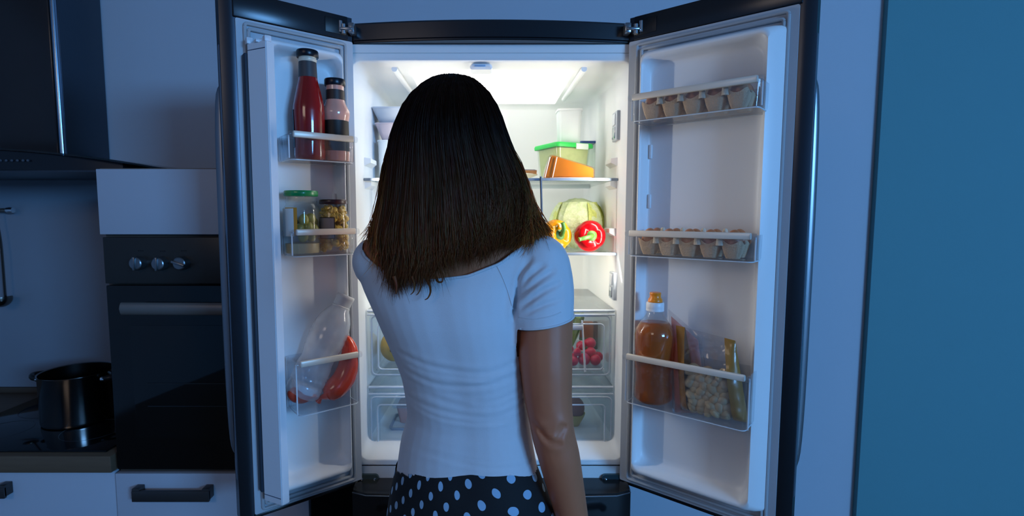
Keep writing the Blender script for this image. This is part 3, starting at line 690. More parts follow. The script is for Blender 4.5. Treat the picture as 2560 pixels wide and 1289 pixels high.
bm = B(); loft(bm, [[(x, y, z) for x, y in rr(-hw-.001, hw+.001, -hw*.9-.001, hw*.9+.001, .012, 5)] for z in (H-.0018, H)]); obj('foil_lid', bm, mat('tub_lid', S('e4e8e6'), .35), t)
a, b = P(1452, 352, 1.82), P(1496, 440, 1.82)
t = thing('blue_lid_box', 'small clear box with dark blue lid behind the green-lidded container', 'container', ((a.x+b.x)/2, 1.845, z0)); hw = (b.x-a.x)/2; H = a.z-z0
bm = B(); loft(bm, [[(x, y, z) for x, y in rr(-hw+i, hw-i, -.025+i, .025-i, .008, 3)] for z, i in ((0, .003), (H-.008, 0), (H-.008, .002), (.003, .005))]); obj('clear_box', bm, MATS['box_clear'], t)
bm = B(); loft(bm, [[(x, y, z) for x, y in rr(-hw-.002, hw+.002, -.027, .027, .008, 3)] for z in (H-.0075, H)]); obj('lid', bm, mat('blue_lid', S('2c4a86'), .4), t)
bm = B(); box(bm, hw-.008, hw-.003, -.026, -.0235, .005, H*.62, .001); obj('side_strip', bm, mat('slate_strip', S('5f7282'), .4), t)
# cheese wedge
a = P(1418, 440, 1.52)
t = thing('cheese_wedge', 'orange cheese wedge in clear packaging on the upper shelf', 'cheese', (a.x, 1.535, z0))
s_ = 1.52/F; x0 = (1362-1418)*s_; x1 = (1482-1418)*s_; hL = zat(390, 1.52)-z0; hR = zat(421, 1.52)-z0
bm = B(); pl = [(x0, .004), (x1, .002), (x1, hR), (x0+.026, hL), (x0+.018, hL)]
loft(bm, [[(x, y, z) for x, z in pl] for y in (-.024, .030)]); bmesh.ops.bevel(bm, geom=bm.edges[:], offset=.003, segments=2, affect='EDGES'); obj('cheese', bm, mat('cheese_orange', S('ba6a06'), .55, spec=.15, var=.06, sss=.0), t)
bm = B(); pl = [(x0-.004, .001), (x1+.003, .001), (x1+.003, hR+.002), (x0+.026, hL+.002), (x0+.014, hL+.002)]
loft(bm, [[(x, y, z) for x, z in pl] for y in (-.026, .032)]); wr = obj('clear_wrap', bm, clear('cheese_wrap', (.98, .97, .95), .012, .06), t)
for dx in (.0, .022):
    bm = B(); tube(bm, [(x0+.014+dx*.9, -.027, hL-.004), (x0+dx, -.027, .004)], .0012, 6); obj('wrap_crease', bm, mat('crease_white', S('f3e6da'), .3), wr)
bm = B(); loft(bm, [[(x, y, z) for x, y in rr(x0+.015, x1-.006, -.036, .034, .01, 3)] for z in (0.0, .003)]); obj('tray', bm, mat('tray_pale', S('e8cdbd'), .4), t)
# plates left of the cheese
a = P(1290, 440, 1.57)
t = thing('serving_plate', 'cream plate stacked with food slices on the upper shelf', 'plate', (a.x-.01, 1.60, z0))
bm = B(); lathe(bm, [(0, 0), (.04, 0), (.046, .004), (.076, .016), (.077, .018), (.074, .018), (.045, .007), (0, .006)], 36); obj('dish', bm, mat('cream_ceramic', S('ddd0b0'), .25), t)
t2 = thing('pie_slice', 'browned pie slice with orange filling lying on the cream plate', 'food', (a.x+.01, 1.585, z0+.0175))
bm = B(); prism(bm, [(-.055, -.03), (.050, -.035), (.055, .02), (-.05, .03)], .0, .010); obj('filling', bm, mat('pie_orange', S('cf8a4a'), .6, var=.2, scale=60), t2)
bm = B(); loft(bm, [[(-.056, -.031, .010), (.051, -.036, .010), (.056, .021, .010), (-.051, .031, .010)], [(-.05, -.028, .015), (.044, -.03, .013), (.05, .018, .014), (-.046, .028, .016)]]); obj('glazed_top', bm, mat('pie_glaze', S('4a4350'), .25, coat=.4), t2)
a = P(1282, 405, 1.66); t2 = thing('glass_dish', 'small glass dish with dark contents behind the plate', 'dish', (a.x-.02, 1.73, z0))
bm = B(); lathe(bm, [(0, 0), (.03, 0), (.036, .03), (.046, .054), (.044, .054), (.034, .03), (.028, .004), (0, .004)], 28); obj('dish', bm, M_jar, t2)
bm = B(); lathe(bm, [(0, .006), (.028, .006), (.036, .042), (0, .046)], 24); obj('contents', bm, mat('dark_spread', S('57473f'), .5, var=.2), t2)

# middle shelf: cabbage, peppers, pink packet
zz = ZS2+.0012
a = P(1443, 570, 1.70); t = thing('cabbage', 'pale green cabbage behind the peppers', 'cabbage', (a.x, 1.70, zz))
Rc = .083
bm = B(); vs = blob(bm, Rc, 4)
for v in vs:
    d = v.co.normalized(); v.co = Vector((d.x*Rc, d.y*Rc, d.z*Rc*.98+Rc*.97)); v.co += d*(.005*noise.noise(d*7)+.003*abs(noise.noise(d*19)))
M_cab = mat('cabbage_leaf', S('c6d690'), .5, var=.45, scale=34, bump=1.0, bscale=55)
obj('heart', bm, M_cab, t, 80)
for k in range(7):
    bm = B(); a0 = k*2*PI/7+.3; rows = []
    for i in range(9):
        th_ = -.75+1.5*i/8; row = []
        for j in range(10):
            ph = -1.15+2.0*j/9; rr_ = Rc*(1.03+.02*k/7+.012*math.sin(9*ph+5*th_+k)) + (.006 if i in (0, 8) or j == 9 else 0)
            d = Vector((math.cos(ph)*math.cos(a0+th_*math.cos(ph*.6)), math.cos(ph)*math.sin(a0+th_*math.cos(ph*.6)), math.sin(ph)))
            row.append(bm.verts.new((d.x*rr_, d.y*rr_, max(.0005, d.z*rr_*.98+Rc*.97))))
        rows.append(row)
    for i in range(8):
        for j in range(9): bm.faces.new((rows[i][j], rows[i+1][j], rows[i+1][j+1], rows[i][j+1]))
    obj('leaf', bm, M_cab if k % 3 else mat('cabbage_yellow', S('d3d870'), .5, var=.45, scale=38, bump=1.0, bscale=55), t, 80)
for mc_, hi, lo_ in ((M_cab, 'f3f4e0', 'a9c24e'), (MATS['cabbage_yellow'], 'e6ea9a', 'b4be3a')):
    for n_ in mc_.node_tree.nodes:
        if n_.type == 'MIX': n_.inputs[6].default_value = (*S(lo_), 1); n_.inputs[7].default_value = (*S(hi), 1)
        if n_.type == 'TEX_NOISE' and n_.inputs['Detail'].default_value == 4: n_.inputs['Distortion'].default_value = 1.6; n_.inputs['Roughness'].default_value = .75
def pepper(name, lab, px, py, Y, R, col, stempts, tilt):
    c = P(px, py, Y); t = thing(name, lab, 'bell pepper', (c.x, Y, zz+R*.98), tilt)
    bm = B(); seg = 40; prof = [(0, .62), (.25, .60), (.42, .70), (.66, .78), (.88, .62), (1.0, .28), (.99, -.1), (.9, -.5), (.7, -.8), (.45, -.92), (.2, -.86), (0, -.8)]
    rows = []
    for r, z in prof:
        row = []
        for i in range(seg):
            a = 2*PI*i/seg; lob = 1-.05*(1-abs(math.cos(2*a+.3)))**2.2*min(1, r*1.4); zz_ = z-(.06*(1-abs(math.cos(2*a+.3)))**2 if z > .3 and r > .2 else 0)
            row.append((r*R*lob*math.cos(a), r*R*lob*math.sin(a), zz_*R))
        rows.append(row)
    loft(bm, rows[1:-1]); obj('flesh', bm, mat(name+'_skin', col, .22, var=.08, scale=15, coat=.2, spec=.3), t, 80)
    bm = B(); lathe(bm, [(R*.30, R*.60), (R*.34, R*.64), (R*.26, R*.68), (R*.16, R*.70), (0, R*.70)], 12); obj('calyx', bm, mat('pepper_green', S('4b7a2c'), .45, var=.2, scale=30), t)
    bm = B(); pts = catmull([Vector(p)*R for p in stempts], 4); n = len(pts); tube(bm, pts, [R*(.17-.05*i/(n-1)) if i < n-1 else R*.16 for i in range(n)], 10); obj('stem', bm, MATS['pepper_green'], t)
pepper('yellow_pepper', 'yellow bell pepper beside the woman on the middle shelf', 1386, 586, 1.555, .0475, S('dc8a06'), [(0, 0, .65), (.02, .1, .85), (.0, .35, 1.05), (-.1, .7, 1.1)], (math.radians(82), 0, math.radians(28)))
pepper('red_pepper', 'red bell pepper with its stem facing out on the shelf', 1473, 590, 1.555, .0465, S('b0030c'), [(0, 0, .65), (-.15, -.05, .9), (-.55, -.15, 1.1), (-.95, -.25, 1.15)], (math.radians(86), 0, math.radians(4)))
a = P(935, 628, 1.56); t = thing('meat_tray', 'pink wrapped meat tray behind the womans hair on the middle shelf', 'meat', (a.x+.03, 1.62, zz))
bm = B(); loft(bm, [[(x, y, z) for x, y in rr(-.055+i, .055-i, -.05+i, .05-i, .012, 3)] for z, i in ((0, .008), (.05, 0), (.052, .003))]); obj('tray', bm, mat('tray_white', S('e4e2e4'), .4), t)
bm = B(); vs = blob(bm, .05, 3)
for v in vs: v.co = Vector((v.co.x*.98, v.co.y*.85, max(0, v.co.z*.5)+.050)) + v.co.normalized()*.003*noise.noise(v.co*60)
obj('meat', bm, mat('meat_pink', S('dfa6a4'), .4, var=.15, scale=25), t, 80)

# ------------------------------------------------------------------ things in the drawers
zd1 = z10+.0155; zd2 = z20+.0155
M_rad = mat('radish_red', S('c91640'), .28, var=.12, scale=30, coat=.35); M_root = mat('radish_root', S('e8c6c0'), .5)
bm = B(); blob(bm, 1, 3); bmesh.ops.recalc_face_normals(bm, faces=bm.faces[:])
for v in bm.verts:
    if v.co.z < -.75: v.co.z -= (-.75-v.co.z)*1.2
fin(bm, 80); radm = bpy.data.meshes.new('radish_bulb'); bm.to_mesh(radm); bm.free(); radm.materials.append(M_rad)
bm = B(); tube(bm, [(0, 0, -1.0), (.1, .1, -1.5), (.3, .1, -2.0), (.7, .1, -2.5)], [.12, .07, .05, .02], 6); fin(bm); rootm = bpy.data.meshes.new('root'); bm.to_mesh(rootm); bm.free(); rootm.materials.append(M_root)
rl = [(1423, 872, 10, 1.57, 'bright radish against the woman arm, upper left of the pile'), (1430, 897, 13, 1.555, 'large radish at the left of the pile'), (1443, 880, 9, 1.54, 'smallest radish with upright root in the pile'),
      (1452, 864, 11, 1.575, 'radish behind the drawer rib near the top of the pile'), (1476, 857, 12.5, 1.58, 'topmost radish of the pile right of the drawer rib'), (1477, 881, 12.5, 1.56, 'middle radish right of the drawer rib'),
      (1495, 891, 11.5, 1.575, 'rightmost dark radish of the pile'), (1460, 907, 14, 1.545, 'big radish at the bottom behind the drawer rib'), (1488, 909, 12.5, 1.545, 'bottom right radish of the pile'), (1433, 917, 12, 1.54, 'bottom left radish of the pile'), (1405, 905, 13, 1.56, 'radish half hidden by the woman arm')]
for i, (px, py, r, Y, lab) in enumerate(rl):
    c = P(px, py, Y); R = r*Y/F*1.12; c.z = max(c.z, zd1+R*1.02)
    rot = [(1.9, .5, 1.0), (1.2, 0, 2.2), (3.3, .1, 0), (2.2, 1.2, 0), (1.7, 0, 1.4), (1.8, .2, 2.0), (1.2, .3, .9), (1.0, .2, -.6), (1.2, 0, .4), (1.3, .2, -.9), (1, 1, 1)][i]
    t = thing('radish', lab, 'radish', c, rot, 'radishes in the crisper drawer'); t.scale = (R, R, R)
    for nm, me in (('bulb', radm), ('root', rootm)):
        o = bpy.data.objects.new(nm, me); C.objects.link(o); o.parent = t
a = P(1415, 850, 1.68); t = thing('lettuce', 'leafy green lettuce behind the radishes', 'lettuce', (a.x, 1.70, zd1))
for k in range(9):
    bm = B(); rows = []; a0 = k*2*PI/9
    for i in range(7):
        row = []
        for j in range(7):
            u = (i/6-.5)*1.5; v = j/6; rr_ = .018+.045*v; ang = a0+u*(.7)
            row.append(bm.verts.new((rr_*math.cos(ang), rr_*math.sin(ang), .005+.125*v-(.02*u*u) + .006*math.sin(8*u+5*v+k))))
        rows.append(row)
    for i in range(6):
        for j in range(6): bm.faces.new((rows[i][j], rows[i+1][j], rows[i+1][j+1], rows[i][j+1]))
    obj('leaf', bm, mat('lettuce_green', S('a3b45a'), .5, var=.3, scale=25, bump=.4, bscale=60), t, 80)
a, b = P(1452, 806, 1.72), P(1497, 838, 1.72)
t = thing('snack_packet', 'orange and black packet leaning at the back of the crisper', 'packet', (0, 0, 0)); t.location = ((a.x+b.x)/2, 1.74, zd1); hw = (b.x-a.x)/2; H = a.z-zd1
bm = B(); box(bm, -hw, hw*.5, -.012, .012, 0, H, .005); obj('orange_panel', bm, mat('packet_orange', S('bb6a45'), .4, var=.1), t)
bm = B(); box(bm, hw*.5, hw, -.0121, .0121, 0, H*.99, .004); obj('black_panel', bm, mat('packet_black', S('1d1b1b'), .4), t)
bm = B(); box(bm, -hw, hw*.49, -.0128, .011, 0, H*.45, .003); obj('green_panel', bm, mat('packet_green', S('7c8a62'), .4), t)
a = P(975, 900, 1.57); t = thing('yellow_melon', 'ripe yellow melon in the left of the crisper drawer', 'melon', (a.x+.012, 1.60, zd1+.048))
bm = B(); vs = blob(bm, .05, 4)
for v in vs: v.co = Vector((v.co.x*.92, v.co.y*1.3, v.co.z*.95)) + v.co.normalized()*.0015*noise.noise(v.co*40)
obj('rind', bm, mat('melon_yellow', S('c79a2c'), .45, var=.2, scale=20, bump=.2, bscale=60), t, 80)
bm = B(); tube(bm, [(0, -.063, .0), (0, -.07, .006), (.004, -.078, .012)], [.006, .004, .005], 8); obj('stem', bm, mat('melon_stem', S('6d5a2a'), .7), t)
a = P(1012, 1075, 1.54); t = thing('deli_tray', 'low clear plastic tray on the floor of the lower drawer', 'tray', (a.x+.02, 1.60, zd2))
bm = B(); loft(bm, [[(x, y, z) for x, y in rr(-.07+i, .07-i, -.06+i, .06-i, .012, 3)] for z, i in ((0, .010), (.028, .002), (.028, 0), (.031, 0), (.031, .004), (.003, .012))]); obj('tray_body', bm, mat('tray_frost', S('b9c6d6'), .35, trans=.4), t)
a = P(1020, 1060, 1.57); t = thing('meat_tub', 'small tub of pinkish minced meat with clear lid in lower drawer', 'tub', (a.x+.010, 1.61, zd2+.0315))
bm = B(); loft(bm, [[(x, y, z) for x, y in rr(-.05+i, .05-i, -.045+i, .045-i, .012, 3)] for z, i in ((0, .012), (.052, .003), (.054, .004))]); obj('tub_body', bm, mat('tub_pinkmeat', S('c79a92'), .5, var=.15, scale=40), t)
bm = B(); loft(bm, [[(x, y, z) for x, y in rr(-.058+i, .058-i, -.052+i, .052-i, .012, 3)] for z, i in ((.0545, 0), (.059, .0), (.061, .006), (.078, .026), (.079, .03))]); obj('lid', bm, clear('lid_frost', (.9, .93, .97), .2, .1, (.7, .78, .88)), t)
a = P(1446, 1078, 1.545); t = thing('wrapped_ham_bulb', 'brown rounded joint in a yellow cone wrapper in lower drawer', 'food', (a.x-.006, 1.585, zd2))
bm = B(); lathe(bm, [(0, .0), (.006, .002), (.014, .02), (.030, .052), (.033, .062), (.030, .062)], 24); obj('cone_wrapper', bm, mat('yellow_wrap', S('c9b25a'), .5, var=.1), t)
bm = B(); vs = blob(bm, .031, 3)
for v in vs: v.co = Vector((v.co.x, v.co.y, v.co.z*1.12+.078))
obj('joint', bm, mat('brown_joint', S('a5786a'), .5, var=.12, scale=20), t, 80)
#@@PART3
# ------------------------------------------------------------------ kitchen run on the left
M_cabw = mat('cabinet_white', S('b4bac6'), .45, var=.015, scale=4)
M_oven = mat('oven_black_glass', S('060607'), .12, var=.1)
M_ctrl = mat('oven_control_steel', S('3a3836'), .38, metal=.6, var=.06, scale=40, stretch=(1, 1, 30))
M_wood = mat('worktop_wood', S('5e4c3c'), .55, var=.25, scale=12, stretch=(.6, 6, 6))
YK = 1.55
a, b = P(247, 420, YK), P(250, 585, YK)
KX0, KX1 = a.x+.004, -.56
ztop_, zp0 = a.z, b.z
zc1, zc0 = zat(592, YK), zat(706, YK); zo1, zo0 = zat(710, YK), zat(1163, YK); zdr1 = zat(1176, YK)
t = thing('tall_oven_cabinet', 'white cabinet column holding the built-in oven', 'cabinet', ((KX0+KX1)/2, YK+.27, 0)); TO = t.location.copy()
def kobj(name, bm, m, par, ang=38):
    for v in bm.verts: v.co -= TO
    return obj(name, bm, m, par, ang)
bm = B(); box(bm, KX0+.002, KX1-.002, YK+.004, YB-.004, 0, ztop_-.018); kobj('carcass', bm, mat('carcass_brown', S('4a4038'), .6), t)
bm = B(); box(bm, KX0, KX1, YK-.002, YB-.004, ztop_-.018, ztop_-.0005, .001); kobj('top_panel', bm, mat('top_edge', S('6f5f52'), .5), t)
bm = B(); box(bm, KX0, KX1, YK-.018, YK+.003, zp0, ztop_-.004, .0015); kobj('flap_door', bm, M_cabw, t)
bm = B(); box(bm, KX0, KX1, YK-.018, YK+.003, .12, zdr1, .0015); dr = kobj('drawer_front', bm, M_cabw, t)
def grip(pxa, pxb, y0, y1, Yf):
    a, b = P(pxa, y0, Yf-.03), P(pxb, y1, Yf-.03); bm = B()
    box(bm, a.x, b.x, Yf-.032, Yf-.022, b.z, a.z-.006, .002)
    for x in (a.x, b.x-.022): box(bm, x, x+.022, Yf-.030, Yf, b.z+.004, a.z, .002)
    return bm
M_grip = mat('grip_dark', S('4d4b4c'), .4, metal=.7)
kobj('handle', grip(328, 523, 1222, 1254, YK-.018), M_grip, dr)
# oven
t = thing('built_in_oven', 'black glass built-in oven with steel control panel', 'oven', ((KX0+KX1)/2, YK-.01, zo0)); TO = t.location.copy()
bm = B(); box(bm, KX0+.010, KX1-.004, YK-.022, YK+.0035, zc0, zc1, .002); cp = kobj('control_panel', bm, M_ctrl, t)
for px, py, ang in ((349, 657, 0), (404, 658, 0), (457, 657, 70)):
    c = P(px, py, YK-.024); Mx = Matrix.Translation((c.x, YK-.022, c.z)) @ Matrix.Rotation(PI/2, 4, 'X')
    bm = B(); lathe(bm, [(.0205, 0), (.0205, .012), (.0185, .022), (.016, .024), (0, .0242)], 24, Mx); kn = kobj('knob', bm, mat('knob_steel', S('7a7f84'), .34, metal=.9), t)
    bm = B(); box(bm, -.0035, .0035, -.0195, .0195, .018, .031, .0015, M=Mx @ Matrix.Rotation(math.radians(ang), 4, 'Z')); kobj('knob_ridge', bm, MATS['knob_steel'], kn)
    for k in range(3):
        bm = B(); box(bm, c.x-.004+.006*k, c.x-.001+.006*k, YK-.0228, YK-.0215, c.z+.034, c.z+.038); kobj('dial_mark', bm, mat('mark_grey', S('15151a'), .6), cp)
bm = B(); box(bm, KX0+.014, KX1-.004, YK-.026, YK+.0035, zo0, zo1, .003); od = kobj('oven_door', bm, M_oven, t)
a, b = P(302, 754, YK-.06), P(302, 785, YK-.06)
bm = B(); zc_ = (a.z+b.z)/2; rz = (a.z-b.z)/2
tube(bm, [(a.x+.002, YK-.066, zc_), (a.x+.008, YK-.07, zc_), (KX1-.03, YK-.07, zc_-.002), (KX1-.024, YK-.066, zc_-.002)], [.006, rz, rz, .006], 14, ry=[.004, .009, .009, .004]); kobj('door_handle', bm, mat('oven_handle', S('77726e'), .4, metal=.5), od)
for x in (a.x+.04, KX1-.06):
    bm = B(); box(bm, x-.008, x+.008, YK-.064, YK-.024, zc_-.008, zc_+.008, .002); kobj('handle_post', bm, MATS['oven_handle'], od)
bm = B(); box(bm, KX0+.08, KX1-.07, YK-.0275, YK-.025, zo0+.10, zo1-.12, .001); kobj('viewing_window', bm, mat('oven_window', S('0a0b0c'), .05, var=.2), od)
for k, dz in enumerate((.20, .27)):
    bm = B(); tube(bm, [(KX0+.12, YK-.0285, zo0+dz), (KX1-.10, YK-.0285, zo0+dz)], .0012, 6); kobj('rack_line', bm, mat('rack_dim', S('26292d'), .4), od)
# worktop, base cabinet, hob
bm = B(); box(bm, -2.75, KX0-.004, YB-.012, YB-.0005, zat(1140, 1.52)+.023, zat(424, YB), .001); tag(obj('backsplash_shade_panel', bm, mat('backsplash_shade_grey', S('858c97'), .5, var=.03, scale=5)), 'added grey splashback panel standing in for shade between the worktop and range hood', 'splashback')  # added panel; its darker grey stands in for shade under the hood
zw1, zw0 = zat(1140, 1.52), zat(1182, 1.52)
t = thing('worktop', 'brown wood worktop beside the oven column', 'worktop', (-1.75, 1.8, zw0)); TO = t.location.copy()
bm = B(); box(bm, -2.75, KX0-.002, 1.52, YB-.003, zw0, zw1, .003); kobj('slab', bm, M_wood, t)
bm = B(); box(bm, -2.75, KX0-.003, YB-.022, YB-.0035, zw1, zw1+.022, .003); kobj('wall_strip', bm, mat('strip_wood', S('4a3d32'), .55), t)
t = thing('base_cabinet', 'white base cabinet with dark bar handle below the worktop', 'cabinet', (-1.95, 1.8, 0)); TO = t.location.copy()
bm = B(); box(bm, -2.75, KX0-.006, 1.56, YB-.005, .10, zw0-.001); kobj('carcass', bm, MATS['carcass_brown'], t)
bm = B(); box(bm, -1.86, KX0-.006, 1.54, 1.559, .12, zw0-.004, .0015); dr = kobj('drawer_front', bm, M_cabw, t)
kobj('handle', grip(-190, 12, 1214, 1246, 1.54), M_grip, dr)
bm = B(); box(bm, -2.74, -1.865, 1.54, 1.559, .12, zw0-.004, .0015); kobj('door_front', bm, M_cabw, t)
t = thing('induction_hob', 'black glass cooking hob set on the worktop', 'hob', (-1.65, 1.80, zw1)); TO = t.location.copy()
hx1 = P(275, 1125, 1.56).x
bm = B(); box(bm, hx1-.62, hx1, 1.545, 2.06, zw1+.0005, zw1+.006, .002); kobj('glass_top', bm, mat('hob_glass', S('07090c'), .06, var=.1), t)
for x, y, r in ((hx1-.16, 1.70, .09), (hx1-.16, 1.90, .08), (hx1-.46, 1.70, .08), (hx1-.46, 1.90, .10)):
    bm = B(); tube(bm, [(x+r*math.cos(q*2*PI/32), y+r*math.sin(q*2*PI/32), zw1+.0061) for q in range(33)], .0005, 4); kobj('cooking_zone_ring', bm, mat('zone_grey', S('30343a'), .4), t)
# pot
c = P(200, 1035, 1.80); zpot = zw1+.0065
t = thing('cooking_pot', 'stainless steel pot with dark handles on the hob', 'pot', (c.x, 1.80, zpot)); TO = t.location.copy()
Hp = zat(925, 1.80)-zpot
bm = B(); lathe(bm, [(0, 0), (.100, 0), (.108, .004), (.110, .012), (.110, Hp-.006), (.113, Hp-.002), (.113, Hp), (.1085, Hp-.002), (.1075, .006), (0, .005)], 48); obj('pot_body', bm, mat('pot_steel', S('8f8a88'), .16, metal=1, var=.03), t)
for s in (-1, 1):
    bm = B(); pts = catmull([(s*.108, -.028, Hp-.022), (s*.135, -.026, Hp-.018), (s*.155, 0, Hp-.016), (s*.135, .026, Hp-.018), (s*.108, .028, Hp-.022)], 5); tube(bm, pts, .0095, 10); obj('handle', bm, mat('pot_handle', S('1f1c1c'), .35, metal=.3), t)
    for y in (-.028, .028):
        bm = B(); lathe(bm, [(0, .012), (.010, .011), (.011, 0)], 12, Matrix.Translation((s*.109, y, Hp-.022)) @ Matrix.Rotation(s*PI/2, 4, 'Y')); obj('handle_bracket', bm, M_chrome, t)
# utensil rail and ladle
c = P(32, 525, YB-.045)
t = thing('utensil_rail', 'thin steel utensil rail on the kitchen wall', 'rail', (c.x-.3, YB-.045, c.z))
bm = B(); tube(bm, [(-.5, 0, 0), (.285, 0, 0)], .0075, 12); obj('rod', bm, mat('rail_bronze', S('8a7f74'), .3, metal=.9), t)
bm = B(); lathe(bm, [(0, -.012), (.011, -.012), (.0125, 0), (.011, .012), (0, .013)], 16, Matrix.Translation((.29, 0, 0)) @ Matrix.Rotation(PI/2, 4, 'Y')); obj('end_cap', bm, M_chrome, t)
bm = B(); tube(bm, [(.27, .0, 0), (.27, .044, 0)], .006, 10); obj('wall_mount', bm, M_chrome, t)
l0, l1 = P(-8, 545, YB-.055), P(12, 748, YB-.06)
t = thing('ladle', 'steel ladle hanging from the utensil rail', 'ladle', l0)
bm = B(); pts = catmull([(0, .01, .045), (0, -.004, .035), (-.001, -.002, 0), (.008, 0, -.10), (l1.x-l0.x-.002, 0, l1.z-l0.z+.025), (l1.x-l0.x, .0, l1.z-l0.z)], 5); tube(bm, pts, .0055, 10, ry=.0035); obj('handle', bm, mat('ladle_steel', S('77706a'), .25, metal=1), t)
bm = B(); R = .036
lathe(bm, [(R*math.sin(a), -R*math.cos(a)) for a in [k*PI/2/8 for k in range(9)]]+[((R-.002)*math.sin(a), -(R-.002)*math.cos(a)) for a in [k*PI/2/8 for k in range(8, -1, -1)]], 24, Matrix.Translation((l1.x-l0.x-.012, -.008, l1.z-l0.z+.006)) @ Matrix.Rotation(-.25, 4, 'Y')); obj('bowl', bm, MATS['ladle_steel'], t)
# range hood
hx = -1.517; yc = 1.875
t = thing('range_hood', 'dark range hood with chrome corner strip and curved glass canopy', 'range hood', (hx-.19, 1.9, 1.6)); TO = t.location.copy()
zcan = zat(392, 1.85)
bm = B(); box(bm, hx-.40, hx, yc+.012, YB-.003, zcan, 2.70, .002); kobj('chimney', bm, mat('hood_steel', S('4a5560'), .3, metal=.8, stretch=(1, 1, 30), scale=20), t)
bm = B(); box(bm, hx-.385, hx-.020, yc-.004, yc+.014, zcan, 2.699, .004); kobj('front_panel', bm, mat('hood_dark_panel', S('262020'), .22), t)
for x in (hx-.010, hx-.394):
    bm = B(); tube(bm, [(x, yc+.006, zcan), (x, yc+.006, 2.698)], .0095, 16); kobj('corner_strip', bm, mat('hood_chrome', S('9fb4c8'), .22, metal=1), t)
yf = 1.66; xt = P(372, 417, yf).x; xcn = hx-.19; half = xt-xcn
zt0 = zat(366, yf); ztip = zat(414, yf)
bm = B(); rows = []
for k in range(25):
    u = -1+2*k/24; x = xcn+u*half; z = ztip+(zt0-ztip)*(1-abs(u)**1.9)
    yfr = yf+.05*abs(u)**3
    rows.append([(x, yfr, z-.006), (x, yfr, z), (x, YB-.006, z+.004), (x, YB-.006, z-.002)])
loft(bm, rows); kobj('glass_canopy', bm, clear('smoked_glass', (.28, .30, .32), .02, .04), t)
bm = B(); rows = []
for k in range(21):
    u = -1+2*k/20; x = xcn+u*half*.80; zt_ = ztip+(zt0-ztip)*(1-abs(u*.80)**1.9)-.007; zb_ = ztip-.012
    rows.append([(x, yf+.012+.05*abs(u)**3, zb_), (x, yf+.012+.05*abs(u)**3, max(zb_+.003, zt_)), (x, YB-.008, max(zb_+.003, zt_)), (x, YB-.008, zb_)])
loft(bm, rows); kobj('hood_body', bm, mat('hood_body_dark', S('20242a'), .3, metal=.4), t)
for px in (2, 16, 30, 44, 58, 70):
    c = P(px, 401, yf+.012); bm = B(); lathe(bm, [(0, .003), (.0035, .002), (.0042, 0)], 10, Matrix.Translation((c.x, yf+.0118, c.z)) @ Matrix.Rotation(PI/2, 4, 'X')); kobj('control_button', bm, mat('button_grey', S('4a525c'), .4), t)
bm = B(); rows = [[(xcn+u*half*.72, yf+.02, ztip-.018), (xcn+u*half*.72, yf+.02, ztip-.0125), (xcn+u*half*.72, YB-.02, ztip-.0125), (xcn+u*half*.72, YB-.02, ztip-.018)] for u in (-1, 1)]
loft(bm, rows); kobj('filter_panel', bm, mat('filter_grey', S('444a52'), .35, metal=.7), t)
#@@PART4
# ------------------------------------------------------------------ person
DG = bpy.context.evaluated_depsgraph_get
def remeshed(bm, voxel, smooth=6, fac=.5, name='tmp'):
    """fuse overlapping closed pieces into one continuous surface"""
    bmesh.ops.recalc_face_normals(bm, faces=bm.faces[:])
    me = bpy.data.meshes.new(name); bm.to_mesh(me); bm.free()
    o = bpy.data.objects.new(name, me); C.objects.link(o)
    r = o.modifiers.new('r', 'REMESH'); r.mode = 'VOXEL'; r.voxel_size = voxel
    s = o.modifiers.new('s', 'SMOOTH'); s.factor = fac; s.iterations = smooth
    dg = bpy.context.evaluated_depsgraph_get(); dg.update()
    m2 = bpy.data.meshes.new_from_object(o.evaluated_get(dg))
    bpy.data.objects.remove(o); bpy.data.meshes.remove(me)
    out = bmesh.new(); out.from_mesh(m2); bpy.data.meshes.remove(m2); return out
# silhouette rings: left px, right px, py, centre depth Y, half depth
TR = [(965, 1400, 1330, .97, .125), (968, 1385, 1289, .97, .122), (976, 1372, 1240, .97, .115), (988, 1350, 1190, .97, .106), (994, 1338, 1150, .97, .098), (1001, 1328, 1100, .97, .091), (1017, 1320, 1045, .97, .087),
      (1013, 1314, 1000, .97, .088), (1004, 1308, 950, .97, .091), (984, 1302, 900, .97, .096), (961, 1297, 850, .97, .100), (939, 1294, 800, .97, .103), (916, 1294, 750, .975, .103), (897, 1300, 705, .98, .098), (890, 1330, 665, .98, .088), (894, 1352, 630, .98, .076), (925, 1345, 605, .98, .066), (968, 1318, 588, .98, .058), (1030, 1260, 570, .98, .054), (1072, 1210, 548, .985, .052), (1082, 1198, 500, 1.0, .052), (1085, 1195, 440, 1.01, .055)]
SHR = -.20   # trunk turned: her right side nearer the camera
def ring(pl, pr, py, Y, hd, n=36, off=0, ex=2.1):
    a, b = P(pl, py, Y), P(pr, py, Y); c = (a+b)/2; hw = (b.x-a.x)/2+off; hd += off; out = []
    for k in range(n):
        t = 2*PI*k/n; cs, sn = math.cos(t), math.sin(t)
        x = hw*math.copysign(abs(cs)**(2/ex), cs); y = hd*math.copysign(abs(sn)**(2/ex), sn)
        # shallow spine groove on the back
        if sn < 0: y += .005*math.exp(-(x/.03)**2)*(1 if py < 1180 and py > 640 else 0)
        out.append(Vector((c.x+x, c.y+y+SHR*x, c.z)))
    return out
def spline_rings(R, k=3):
    return [tuple(r) for r in catmull(R, k)]
